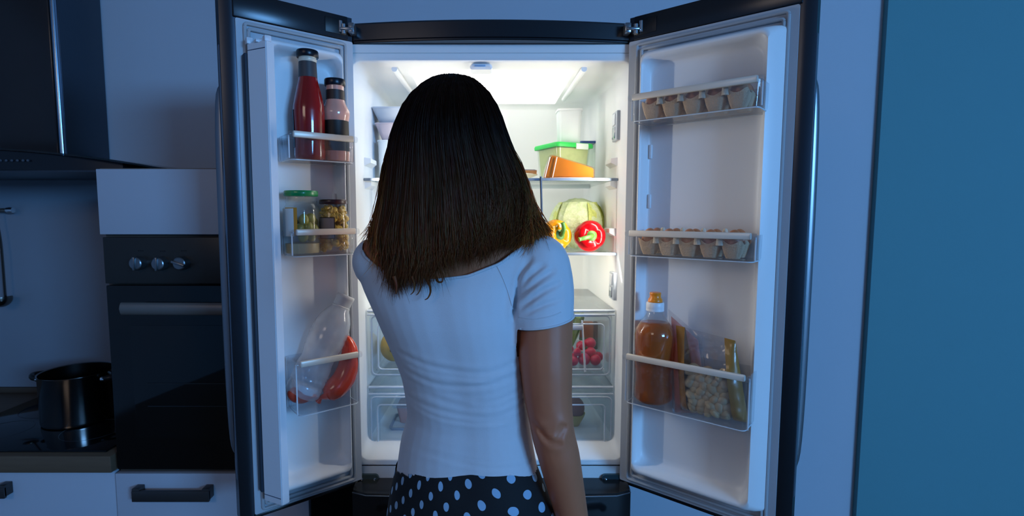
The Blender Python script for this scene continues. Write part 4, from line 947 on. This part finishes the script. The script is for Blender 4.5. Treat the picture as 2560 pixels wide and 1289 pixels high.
AR = [(1345, 662, .945, .054, .05), (1362, 720, .935, .053, .052), (1364, 790, .925, .050, .05), (1364, 850, .915, .0485, .049), (1366, 920, .905, .0465, .048), (1370, 990, .90, .043, .046), (1378, 1050, .893, .0395, .042), (1384, 1090, .89, .0385, .039), (1396, 1135, .892, .0378, .040), (1408, 1190, .90, .0355, .039), (1430, 1289, .915, .0300, .034), (1452, 1390, .93, .0245, .029), (1466, 1470, .94, .021, .026)]
def arm_pts(A): return [P(a[0], a[1], a[2]) for a in A]
AL = [(Vector((-.208, .995, zat(655, .98))), .050), (Vector((-.212, 1.045, zat(680, 1.0))), .048), (Vector((-.212, 1.11, zat(705, 1.1))), .045), (Vector((-.222, 1.19, zat(768, 1.19))), .042), (Vector((-.200, 1.225, zat(775, 1.225))), .036), (Vector((-.165, 1.215, zat(720, 1.215))), .035), (Vector((-.125, 1.19, zat(640, 1.19))), .028), (Vector((-.100, 1.165, zat(585, 1.165))), .022)]
M_skin = mat('skin', S('b8704f'), .5, var=.08, scale=30, sss=.12)
hd_c = P(1138, 345, .985)   # head centre
def ell(bm, c, rx, ry, rz, sub=3, rot=None):
    M = Matrix.Translation(c) @ (rot or Matrix.Identity(4)) @ Matrix.Diagonal((rx, ry, rz, 1)); return blob(bm, 1, sub, M)
def finger(bm, base, d, n, lens, curl, r):
    """three phalanges bending about the palm"""
    p = Vector(base); d = Vector(d).normalized(); n = Vector(n).normalized(); pts = [p-d*.012, p]; rad = [r, r]
    for i, l in enumerate(lens):
        d = (d*math.cos(curl[i]) + n*math.sin(curl[i])).normalized(); n = (n - d*n.dot(d)).normalized()
        p = p+d*l; pts.append(p); rad.append(r*(1-.12*(i+1)))
    pts.append(p+d*r*.5); rad.append(r*.3)
    tube(bm, pts, rad, 8)
def hand(bm, wrist, d, palm_n, side):
    """d finger direction, palm_n out of the palm, side thumb direction"""
    d = Vector(d).normalized(); palm_n = Vector(palm_n); palm_n = (palm_n-d*palm_n.dot(d)).normalized(); side = Vector(side); side = (side-d*side.dot(d)-palm_n*side.dot(palm_n)).normalized()
    w = Vector(wrist); lo = []
    for t, hw, ht in ((-.02, .024, .018), (.01, .027, .016), (.04, .036, .014), (.07, .040, .013), (.088, .038, .011)):
        c = w+d*t; lo.append([c+side*(hw*math.cos(2*PI*k/14))+palm_n*(ht*math.sin(2*PI*k/14)) for k in range(14)])
    loft(bm, lo)
    for o, ls, r in ((.029, (.040, .025, .020), .0088), (.010, (.044, .029, .021), .009), (-.009, (.041, .027, .020), .0086), (-.027, (.032, .020, .018), .0078)):
        finger(bm, w+d*.084+side*o, d+side*o*1.5, palm_n, ls, (.25, .4, .3), r)
    finger(bm, w+d*.022+side*.030, d*.7+side*.75, palm_n, (.036, .030, .024), (.25, .2, .2), .0098)
# ---- skin body
bm = B()
rr_ = [ring(*r, off=-.006) for r in spline_rings(TR, 2)]
loft(bm, rr_)
ap = arm_pts(AR); pts = catmull([(*p, a[3], a[4]) for p, a in zip(ap, AR)], 3)
tube(bm, [Vector(p[:3]) for p in pts], [p[3] for p in pts], 16, ry=[p[4] for p in pts], up=Vector((1, 0, 0)))
ell(bm, ap[0], .052, .05, .05)
ell(bm, P(1384, 1088, .862), .018, .013, .020)         # elbow point
wr = ap[-1]; hand(bm, wr, ap[-1]-ap[-2]+Vector((0, 0, -.02)), (-1, .15, 0), (0, 1, 0))
pts = catmull([(*p, r) for p, r in AL], 3); tube(bm, [Vector(p[:3]) for p in pts], [p[3] for p in pts], 16)
ell(bm, AL[0][0], .05, .05, .05)
hand(bm, AL[-1][0], (.25, -.25, 1), (.3, -1, .1), (1, .2, .3))
# head with face looking into the refrigerator
ell(bm, hd_c+Vector((0, .0, .004)), .074, .094, .098, 4)
ell(bm, hd_c+Vector((0, .045, -.055)), .058, .058, .075, 3)   # jaw
ell(bm, hd_c+Vector((0, .092, -.105)), .022, .018, .016, 2)   # chin
loft(bm, [[hd_c+Vector((x, y, z)) for x, y in ((-w_, .085), (0, .098+d_), (w_, .085))] for z, w_, d_ in ((.018, .008, .0), (-.02, .012, .014), (-.035, .016, .020), (-.042, .014, .004))])   # nose
for s in (-1, 1):
    ell(bm, hd_c+Vector((s*.080, .008, -.015)), .007, .018, .031, 2, Matrix.Rotation(s*.25, 4, 'Z'))   # ears
    ell(bm, hd_c+Vector((s*.030, .088, .022)), .024, .010, .006, 2)                               # brows
ell(bm, hd_c+Vector((0, .100, -.064)), .022, .010, .005, 2); ell(bm, hd_c+Vector((0, .099, -.074)), .020, .010, .006, 2)   # lips
# legs and feet
hipz = zat(1330, .97); legs = []
for s, xo in ((-1, -.135), (1, .045)):
    L_ = [(Vector((xo, .97, hipz)), .092), (Vector((xo+s*.006, .965, hipz-.18)), .080), (Vector((xo+s*.008, .965, .46)), .056), (Vector((xo+s*.008, .955, .32)), .056), (Vector((xo+s*.008, .955, .12)), .036), (Vector((xo+s*.008, .96, .05)), .036)]
    legs.append(L_); pts = catmull([(*p, r) for p, r in L_], 3); tube(bm, [Vector(p[:3]) for p in pts], [p[3] for p in pts], 16)
    tube(bm, [(xo+s*.008, .925, .03), (xo+s*.010, .97, .038), (xo+s*.018, 1.05, .030), (xo+s*.024, 1.12, .020), (xo+s*.025, 1.15, .016)], [.026, .034, .038, .040, .018], 14, ry=[.024, .032, .028, .018, .012], up=Vector((1, 0, 0)))
body = remeshed(bm, .0048, 6)
for v in body.verts:
    if v.co.z < .004: v.co.z = .004
for pl, wd, dp in (([(1338, 1066), (1362, 1090), (1388, 1096), (1412, 1070)], .005, .0035), ([(1352, 1080), (1372, 1104), (1398, 1108)], .004, .0028), ([(1362, 1072), (1384, 1080), (1404, 1062)], .004, .0022)):
    q = [P(px, py, .855) for px, py in pl]; q = catmull([(p.x, p.z) for p in q], 5)
    for v in body.verts:
        if v.co.y < .90 and v.co.x > .03 and abs(v.co.z-q[8][1]) < .06:
            d = min(math.hypot(v.co.x-a[0], v.co.z-a[1]) for a in q); v.co.y += dp*math.exp(-(d/wd)**2) - .5*dp*math.exp(-((d-.010)/.006)**2)
per = thing('person', 'person with long dark hair in white top and dotted trousers facing the refrigerator', 'person', (-.05, .97, .0)); PO = per.location.copy()
def pobj(name, bm, m, ang=180, parent=None):
    for v in bm.verts: v.co -= PO
    return obj(name, bm, m, parent or per, ang)
# ---- shirt
bm = B()
sl = [r for r in spline_rings(TR, 2) if 560 < r[2] < 1245]
loft(bm, [ring(*r, off=.002) for r in sl])
sa = [(a[0], a[1], a[2], a[3]+.0045, a[4]+.0045) for a in AR[:5]]
sa[2] = (1355, 790, .925, .0570, .056); sa[1] = (1358, 725, .935, .0560, .056); sa[3] = (1353, 812, .922, .0555, .056); sa[4] = (1356, 860, .915, .0545, .055)
pts = catmull([(*P(*a[:3]), a[3], a[4]) for a in sa], 3); tube(bm, [Vector(p[:3]) for p in pts], [p[3] for p in pts], 20, ry=[p[4] for p in pts], up=Vector((1, 0, 0)))
ell(bm, P(1350, 655, .945), .052, .055, .050)
pts = catmull([(*p, r+.006) for p, r in AL[:3]], 3); tube(bm, [Vector(p[:3]) for p in pts], [p[3] for p in pts], 18); ell(bm, AL[0][0], .056, .056, .052)
sh = remeshed(bm, .0036, 7)
# neckline: world z over x, for the back and the front
NB = [(895, 585), (906, 635), (932, 672), (1000, 694), (1080, 698), (1170, 686), (1250, 656), (1300, 620), (1342, 584)]
nbx = [P(px, py, .90 if 930 < px < 1310 else .95).x for px, py in NB]; nbz = [zat(py, .90 if 930 < px < 1310 else .95) for px, py in NB]
def neck_z(x, y):
    z = float(np.interp(x, nbx, nbz)); f = min(1, max(0, (y-(.97+SHR*(x+.09)))/.05))
    return z*(1-f) + (z-.02)*f
HEMX = [P(px, 1180, Y_).x for px, Y_ in ((980, .995), (1080, .915), (1180, .875), (1280, .862), (1360, .88))]; HEMZ = [zat(py, Y_) for py, Y_ in ((1176, .995), (1178, .915), (1186, .875), (1198, .862), (1212, .88))]
def hem_z(x): return float(np.interp(x, HEMX, HEMZ))
cuff_c, cuff_d = P(1352, 809, .90), Vector((.150, .05, -.985)).normalized()
arm_ax = P(1354, 820, .92)
def g_neck(p): return p.z-neck_z(p.x, p.y) if nbx[0]-.004 < p.x < nbx[-1]+.004 else -1
def g_hem(p): return hem_z(p.x)-p.z if p.x < .125 and p.z < zat(1000, .9) else -1
def g_cuff(p):
    d = (p-cuff_c).dot(cuff_d)
    return d if d < .055 and math.hypot(p.x-arm_ax.x, p.y-arm_ax.y) < .068 and p.x > .048 else -1
lz = (AL[2][0]-AL[1][0]).normalized()
def g_left(p): return (p-AL[2][0]).dot(lz)+.008 if p.x < -.15 and p.y > 1.05 else -1
VX = .0036; bad = []
for v in sh.verts:
    for g in (g_neck, g_hem, g_cuff, g_left):
        a = g(v.co)
        if abs(a) < .02:
            e = 3e-4; gr = Vector([(g(v.co+d)-g(v.co-d))/(2*e) for d in (Vector((e, 0, 0)), Vector((0, e, 0)), Vector((0, 0, e)))])
            if .2 < gr.length < 20 and abs(a)/gr.length < .6*VX: v.co -= gr*(a/gr.length_squared); continue
        if a > 2e-4: bad.append(v); break
bmesh.ops.delete(sh, geom=bad, context='VERTS')
# keep the largest island only
seen = set(); best = []
for v in sh.verts:
    if v in seen: continue
    st = [v]; isl = []; seen.add(v)
    while st:
        q = st.pop(); isl.append(q)
        for e in q.link_edges:
            o = e.other_vert(q)
            if o not in seen: seen.add(o); st.append(o)
    if len(isl) > len(best): best = isl
kb = set(best); bmesh.ops.delete(sh, geom=[v for v in sh.verts if v not in kb], context='VERTS')
bnd = {v for e in sh.edges if len(e.link_faces) == 1 for v in e.verts}
for _ in range(2):
    mv = {v: [e.other_vert(v).co for e in v.link_edges if len(e.link_faces) == 1] for v in bnd}
    mv = {v: (c[0]+c[1])/2 for v, c in mv.items() if len(c) == 2}
    for v, c in mv.items(): v.co = v.co*.6+c*.4
# folds pressed into the cloth: polylines (px,py) on the back with width and depth
sh.normal_update()
FOLD = [([(985, 898), (1060, 918), (1140, 930), (1220, 932), (1300, 915)], .006, .0042), ([(1000, 922), (1080, 938), (1170, 946), (1250, 948), (1310, 938)], .004, .0022),
        ([(1005, 948), (1060, 962), (1110, 970), (1180, 968), (1260, 956), (1310, 950)], .005, .0040), ([(1010, 1030), (1080, 1036), (1160, 1046), (1240, 1050), (1312, 1030)], .006, .0032),
        ([(1015, 1042), (1080, 1054), (1150, 1062), (1230, 1062), (1320, 1050)], .004, .0030), ([(1012, 1000), (1070, 1002), (1130, 1018), (1190, 1030)], .006, .0022), ([(1190, 1012), (1250, 1005), (1312, 985)], .005, .0026), ([(1180, 1024), (1250, 1020), (1315, 1004)], .004, .0022),
        ([(995, 1158), (1080, 1156), (1180, 1168), (1280, 1176), (1350, 1182)], .004, .0022), ([(1000, 1148), (1080, 1148), (1170, 1156), (1260, 1160)], .004, .0016),
        ([(1284, 800), (1290, 755), (1320, 705), (1360, 668)], .0050, .0042), ([(1288, 790), (1305, 748), (1345, 705), (1385, 680)], .0050, .0040), ([(1290, 795), (1320, 760), (1360, 730), (1400, 712)], .0045, .0030), ([(1288, 782), (1292, 735), (1305, 690), (1330, 650)], .0045, .0032), ([(1292, 800), (1330, 778), (1370, 760), (1405, 750)], .004, .0020),
        ([(1000, 975), (1060, 985), (1150, 984)], .008, .0018), ([(1000, 1090), (1100, 1100), (1200, 1096)], .012, .0016)]
segs = []
for pl, wd, dp in FOLD:
    q = [P(px, py, .87) for px, py in pl]; q = [np.array((p.x, p.z)) for p in q]; q = catmull(q, 6); n = len(q)
    segs.append((np.array(q), wd, dp))
co = np.array([v.co[:] for v in sh.verts]); nr = np.array([v.normal[:] for v in sh.verts]); disp = np.zeros(len(co))
back = np.clip(-nr[:, 1]*2.0, 0, 1)
for q, wd, dp in segs:
    a = q[:-1][None]; b = q[1:][None]; p = co[:, [0, 2]][:, None]; ab = b-a; tt = np.clip(((p-a)*ab).sum(-1)/((ab**2).sum(-1)+1e-12), 0, 1)
    dd = np.sqrt((((a+ab*tt[..., None])-p)**2).sum(-1)); idx = dd.argmin(1); dm_ = dd.min(1); s = (idx+tt[np.arange(len(idx)), idx])/(len(q)-1)
    env = np.sin(PI*np.clip(.06+.88*s, 0, 1))**.6
    side_ = np.sign(co[:, 2]-np.interp(co[:, 0], *map(lambda t: t, (np.sort(q[:, 0]), q[np.argsort(q[:, 0]), 1]))))
    disp += (.38 if q[:, 1].min() < zat(870, .87) else 1.25)*back*env*dp*(-np.exp(-(dm_/wd)**2) + .75*np.exp(-((dm_-1.7*wd)/(1.1*wd))**2))
for i, v in enumerate(sh.verts):
    if v in bnd: continue
    v.co += v.normal*float(disp[i] + .0012*noise.noise(v.co*14))
M_shirt = mat('white_cotton', S('cbd0d8'), .8, var=.02, scale=8, bump=.12, bscale=900, sheen=.15)
bvh = BVHTree.FromBMesh(sh)
def on_back(px, py, Y=.86, off=.0003):
    p = P(px, py, Y); h = bvh.ray_cast(Vector((p.x, .5, p.z)), Vector((0, 1, 0)))
    return (h[0]+h[1]*off) if h[0] else None
# hem rolls sampled on the cloth
hems = []
def cast(o, d):
    h = bvh.ray_cast(Vector(o), Vector(d)); return h[0]+h[1]*.0004 if h[0] else None
q = []
for k in range(90):
    x = nbx[0]+.006+(nbx[-1]-nbx[0]-.012)*k/89; z = neck_z(x, .80)-.003; h = cast((x, .5, z), (0, 1, 0))
    if h and h.y < 1.05: q.append(Vector((x, h.y, z+.0025)))
if len(q) > 8:
    for _ in range(3): q = [q[0]]+[(q[i-1]+q[i]*2+q[i+1])/4 for i in range(1, len(q)-1)]+[q[-1]]
    hems.append((q, .0026))
ca = cuff_d.orthogonal().normalized(); cb = cuff_d.cross(ca); q = []
for k in range(49):
    a = 2*PI*k/48; d = ca*math.cos(a)+cb*math.sin(a); h = cast(Vector((arm_ax.x, arm_ax.y, cuff_c.z))-cuff_d*.005+d*.12, -d)
    if h and math.hypot(h.x-arm_ax.x, h.y-arm_ax.y) < .07: q.append(h+cuff_d*.003)
if len(q) > 8: hems.append((q, .0018))
shirt = pobj('shirt', sh, M_shirt); shirt['label'] = 'white short-sleeved wide-neck top'
for q, r in hems:
    bm = B(); tube(bm, q, r, 8); pobj('hem', bm, M_shirt, 180, shirt)
for pl in ([(1240, 663), (1258, 700), (1274, 745), (1286, 790)], [(1300, 800), (1340, 800), (1380, 793), (1406, 785)]):
    q = [on_back(*p) for p in catmull(pl, 6)]; q = [p for p in q if p]
    if len(q) > 3: bm = B(); tube(bm, q, .0009, 6); pobj('seam', bm, M_shirt, 180, shirt)
bodyo = pobj('body', body, M_skin)
for s in (-1, 1):
    bm = B(); blob(bm, .0115, 3, Matrix.Translation(hd_c+Vector((s*.030, .082, .006)))); e = pobj('eye', bm, mat('eye_white', S('e8e6e2'), .15), 180, bodyo)
# ---- trousers
bm = B()
loft(bm, [ring(*r, off=float(np.interp(r[2], [1100, 1170], [-.004, .0055]))) for r in spline_rings(TR, 3) if r[2] > 1010])
for s, L_ in zip((-1, 1), legs):
    pts = catmull([(*p, r) for p, r in L_[:5]], 3); tube(bm, [Vector(p[:3]) for p in pts], [p[3]+.008+.008*min(1, i/8) for i, p in enumerate(pts)], 20)
tro = remeshed(bm, .006, 6)
WZ = lambda x: hem_z(x)+.012
bad = [v for v in tro.verts if v.co.z > WZ(v.co.x)]
bmesh.ops.delete(tro, geom=bad, context='VERTS')
uv = tro.loops.layers.uv.new('cloth')
for f in tro.faces:
    for l in f.loops:
        x, y, z = l.vert.co; a = math.atan2(x+.075, -(y-.97)); 
        if a < -2.5 and f.calc_center_median().x > -.075: a += 2*PI
        l[uv].uv = (a*.155, z)
m = mat('dotted_cloth', S('0c1016'), .8, var=.1, scale=20, bump=.1, bscale=700); nt = m.node_tree; b_ = nt.nodes['Principled BSDF']
mx0 = b_.inputs['Base Color'].links[0].from_socket
uvn = nd(nt, 'ShaderNodeUVMap'); uvn.uv_map = 'cloth'; mpn = nd(nt, 'ShaderNodeMapping'); mpn.inputs['Rotation'].default_value = (0, 0, .22); mpn.inputs['Scale'].default_value = (1/.050, 1/.050, 1); nt.links.new(uvn.outputs[0], mpn.inputs[0])
wob = nd(nt, 'ShaderNodeTexNoise'); wob.inputs['Scale'].default_value = 1.3; nt.links.new(mpn.outputs[0], wob.inputs['Vector'])
wsc = nd(nt, 'ShaderNodeVectorMath', operation='SCALE'); wsc.inputs['Scale'].default_value = .14; nt.links.new(wob.outputs['Color'], wsc.inputs[0])
wad = nd(nt, 'ShaderNodeVectorMath', operation='ADD'); nt.links.new(mpn.outputs[0], wad.inputs[0]); nt.links.new(wsc.outputs[0], wad.inputs[1])
dots = []
for off in (0, .5):
    ad = nd(nt, 'ShaderNodeVectorMath', operation='ADD'); ad.inputs[1].default_value = (off, off, 0); nt.links.new(wad.outputs[0], ad.inputs[0])
    frc = nd(nt, 'ShaderNodeVectorMath', operation='FRACTION'); nt.links.new(ad.outputs[0], frc.inputs[0])
    sep = nd(nt, 'ShaderNodeSeparateXYZ'); nt.links.new(frc.outputs[0], sep.inputs[0]); cmb = nd(nt, 'ShaderNodeCombineXYZ'); nt.links.new(sep.outputs[0], cmb.inputs[0]); nt.links.new(sep.outputs[1], cmb.inputs[1])
    dst = nd(nt, 'ShaderNodeVectorMath', operation='DISTANCE'); dst.inputs[1].default_value = (.5, .5, 0); nt.links.new(cmb.outputs[0], dst.inputs[0])
    lt = nd(nt, 'ShaderNodeMath', operation='LESS_THAN'); lt.inputs[1].default_value = .15; nt.links.new(dst.outputs['Value'], lt.inputs[0]); dots.append(lt)
mxx = nd(nt, 'ShaderNodeMath', operation='MAXIMUM'); nt.links.new(dots[0].outputs[0], mxx.inputs[0]); nt.links.new(dots[1].outputs[0], mxx.inputs[1])
mc = nd(nt, 'ShaderNodeMix', data_type='RGBA'); mc.inputs[7].default_value = (*S('90b4d2'), 1); nt.links.new(mx0, mc.inputs[6]); nt.links.new(mxx.outputs[0], mc.inputs[0]); nt.links.new(mc.outputs[2], b_.inputs['Base Color'])
tr = pobj('trousers', tro, m); tr['label'] = 'dark trousers with pale blue dots'
# ---- hair
HO = [(186, 1128, 1134), (192, 1095, 1168), (200, 1070, 1192), (215, 1048, 1211), (235, 1030, 1226), (262, 1012, 1240), (300, 999, 1252), (350, 985, 1266), (400, 976, 1286), (450, 968, 1306), (500, 961, 1322), (550, 951, 1341), (585, 944, 1354), (620, 950, 1352), (660, 962, 1340), (700, 972, 1330), (760, 980, 1320)]
hpy = [h[0] for h in HO]; hl = [h[1] for h in HO]; hr = [h[2] for h in HO]
# lower edge of the hair by angle (deg, 0 = back, negative = her left)
EA = [-130, -100, -84, -68, -53, -46, -39, -26, -14, -5, 6, 24, 48, 76, 100, 130]
EP = [585, 598, 605, 650, 735, 705, 698, 708, 692, 662, 648, 637, 617, 597, 585, 572]
EP = [538+(p-538)/(1+.14*max(0, math.cos(math.radians(a)))) for a, p in zip(EA, EP)]
def hsurf(phi, py, inset=0):
    L_, R_h = float(np.interp(py, hpy, hl)), float(np.interp(py, hpy, hr))
    Yc = .985 + .0*(py-300)/400; a, b = P(L_, py, Yc), P(R_h, py, Yc); c = (a+b)/2; hw = (b.x-a.x)/2-inset
    f = min(1, max(0, (py-186)/150)); hdp = .108*math.sqrt(max(0.0, 1-(1-f)**2))-inset
    hdp = max(.001, hdp); Yo = 0
    if py > 420: Yo = -.004*(py-420)/100
    if py > 560: hdp = hdp+.010*(py-560)/100      # rests over the shoulders
    return Vector((c.x+max(.001, hw)*math.sin(phi), Yc+Yo-hdp*math.cos(phi), c.z))
NA, NT = 72, 46
A_ = [math.radians(-84+168*i/NA) for i in range(NA+1)]
bm = B(); rows = []
for a in A_:
    pe = float(np.interp(math.degrees(a), EA, EP)); row = []
    for j in range(NT+1):
        py = 186.5+(pe-14-186.5)*(j/NT)**1.25
        rip = .0022*math.sin(a*37)+.0018*math.sin(a*61+1)
        row.append(bm.verts.new(hsurf(a, py, .006-rip*min(1, j/14))))
    rows.append(row)
for i in range(NA):
    for j in range(NT): bm.faces.new((rows[i][j], rows[i+1][j], rows[i+1][j+1], rows[i][j+1]))
# inner layer so the mass has thickness
rin = []
for i, a in enumerate(A_):
    pe = float(np.interp(math.degrees(a), EA, EP)); rin.append([bm.verts.new(hsurf(a, 186.6+(pe-18-186.6)*(j/NT)**1.25, .014)) for j in range(NT+1)])
inn_ = [i for i in range(NA) if abs(A_[i]) < math.radians(62)]
for i in inn_:
    for j in range(NT): bm.faces.new((rin[i][j], rin[i][j+1], rin[i+1][j+1], rin[i+1][j]))
    bm.faces.new((rows[i][NT], rows[i+1][NT], rin[i+1][NT], rin[i][NT]))
for i in range(NA+1):
    if i not in inn_ and i-1 not in inn_:
        for v in rin[i]: bm.verts.remove(v)
# hair material: near black at the roots, brown towards the ends
m = bpy.data.materials.new('hair_fibre'); m.use_nodes = True; nt = m.node_tree; b_ = nt.nodes['Principled BSDF']
ge = nd(nt, 'ShaderNodeNewGeometry'); sp = nd(nt, 'ShaderNodeSeparateXYZ'); nt.links.new(ge.outputs['Position'], sp.inputs[0])
mr = nd(nt, 'ShaderNodeMapRange'); mr.inputs[1].default_value = zat(450, .95); mr.inputs[2].default_value = zat(650, .95); nt.links.new(sp.outputs[2], mr.inputs[0])
nz = nd(nt, 'ShaderNodeTexNoise'); nz.inputs['Scale'].default_value = 40; tc = nd(nt, 'ShaderNodeTexCoord'); mp_ = nd(nt, 'ShaderNodeMapping'); mp_.inputs['Scale'].default_value = (6, 6, .5); nt.links.new(tc.outputs['Object'], mp_.inputs[0]); nt.links.new(mp_.outputs[0], nz.inputs['Vector'])
c1 = nd(nt, 'ShaderNodeMix', data_type='RGBA'); c1.inputs[6].default_value = (*S('17110f'), 1); c1.inputs[7].default_value = (*S('8a5630'), 1); nt.links.new(mr.outputs[0], c1.inputs[0])
c2 = nd(nt, 'ShaderNodeMix', data_type='RGBA', blend_type='MULTIPLY'); c2.inputs[0].default_value = .7; nt.links.new(c1.outputs[2], c2.inputs[6]); nt.links.new(nz.outputs['Color'], c2.inputs[7])
gn = nd(nt, 'ShaderNodeVectorMath', operation='SCALE'); gn.inputs['Scale'].default_value = 1.6; nt.links.new(c2.outputs[2], gn.inputs[0]); nt.links.new(gn.outputs[0], b_.inputs['Base Color'])
b_.inputs['Roughness'].default_value = .42; b_.inputs['Specular IOR Level'].default_value = .18
tl = nd(nt, 'ShaderNodeBsdfTranslucent'); nt.links.new(gn.outputs[0], tl.inputs[0]); ms = nd(nt, 'ShaderNodeMixShader'); ms.inputs[0].default_value = .5
out = nt.nodes['Material Output']; nt.links.new(b_.outputs[0], ms.inputs[1]); nt.links.new(tl.outputs[0], ms.inputs[2]); nt.links.new(ms.outputs[0], out.inputs[0])
m2 = m.copy(); m2.name = 'hair_strand_fibre'
for n_ in m2.node_tree.nodes:
    if n_.type == 'MIX' and n_.blend_type == 'MIX': n_.inputs[6].default_value = (*S('2c1a12'), 1); n_.inputs[7].default_value = (*S('8c5a34'), 1)
    if n_.type == 'MAP_RANGE': n_.inputs[1].default_value = zat(330, .95); n_.inputs[2].default_value = zat(640, .95)
hair = pobj('hair', bm, m); hair['label'] = 'straight dark brown hair with lighter ends'
# strands: thin three-sided fibres following the mass
NS, NP = 9400, 13
verts = []; faces = []
for s in range(NS):
    rim = s >= 6200; ph = math.radians(rng.uniform(-134, 134)) if not rim else math.radians(rng.choice([-1, 1])*rng.uniform(62, 120)); dph = rng.normal(0, .04); cl = round(ph/.085)*.085+.02*math.sin(ph*40); off = rng.uniform(-.006, .0045+.006*max(0, abs(math.sin(ph))-.6)); fly = rng.random() < .05
    pe = float(np.interp(math.degrees(ph), EA, EP)) + rng.normal(0, 9) + (rng.uniform(0, 22) if rng.random() < .15 else 0)
    p0 = 194+abs(rng.normal(0, 60)) if s % 3 else 200+rng.uniform(0, 240)
    off = off+rng.uniform(-.002, .005) if rim else off; p0 = max(p0, rng.uniform(300, 430)) if rim else p0; rad = rng.uniform(.00035, .0008); cur = rng.normal(0, .010); pts = []
    for j in range(NP):
        t = j/(NP-1); py = p0+(pe-p0)*t
        sw = -.42*max(0, t-.62)/.38*min(1, max(0, (ph-.25)/.5))
        q = hsurf(ph+sw+dph*t+(cl-ph)*.75*max(0, t-.35)/.65, py, -(off*min(1, t*3)-.004*max(0, 1-t*4))-(.004*t*t if fly else 0))
        e = max(0, t-.72)/.28
        q = q+Vector((cur*e*e + (.006*math.sin(6*t+ph*9)*t if fly else .0016*math.sin(7*t+ph*23)), -abs(cur)*.4*e*e, 0))
        pts.append(q)
    base = len(verts)
    for j, q in enumerate(pts):
        r = rad*(1 if j < NP-2 else (.7 if j == NP-2 else .15))
        tn = (pts[min(j+1, NP-1)]-pts[max(0, j-1)]).normalized(); a = Vector((0, 1, 0)).cross(tn)
        a = a.normalized() if a.length > .01 else Vector((1, 0, 0)); b = tn.cross(a)
        for k in range(3): verts.append(q-PO+a*(r*math.cos(2*PI*k/3))+b*(r*math.sin(2*PI*k/3)))
    for j in range(NP-1):
        for k in range(3):
            k2 = (k+1) % 3; i0 = base+j*3; faces.append((i0+k, i0+k2, i0+3+k2, i0+3+k))
me = bpy.data.meshes.new('hair_strands'); me.from_pydata([tuple(v) for v in verts], [], faces); me.polygons.foreach_set('use_smooth', [True]*len(me.polygons)); me.materials.append(m2)
m3 = m2.copy(); m3.name = 'hair_edge_glow_fibre'  # paler edge fibres: the backlight glow is put into their colour
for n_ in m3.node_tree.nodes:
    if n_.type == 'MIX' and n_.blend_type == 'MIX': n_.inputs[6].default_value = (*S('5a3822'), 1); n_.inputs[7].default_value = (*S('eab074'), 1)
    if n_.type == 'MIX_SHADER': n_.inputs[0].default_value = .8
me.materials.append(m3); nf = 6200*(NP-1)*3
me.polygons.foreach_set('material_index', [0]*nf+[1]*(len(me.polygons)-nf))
o = bpy.data.objects.new('hair_strands', me); C.objects.link(o); o.parent = per; o['kind'] = 'stuff'
# curled loose locks over the shirt
for pl, r in (([(985, 690), (991, 712), (990, 734)], .0034), ([(1030, 690), (1036, 712), (1034, 728), (1026, 736)], .0022), ([(1048, 690), (1052, 715), (1046, 732), (1040, 737)], .0018), ([(1062, 690), (1074, 712), (1076, 730), (1070, 744), (1062, 749)], .0026), ([(1090, 692), (1096, 704), (1106, 703), (1106, 692)], .0024)):
    q = [P(px, py, .862) for px, py in pl]; q = catmull(q, 5); n = len(q); bm = B(); tube(bm, q, [r*(1-.75*i/(n-1)) for i in range(n)], 8); pobj('hair_lock', bm, m)
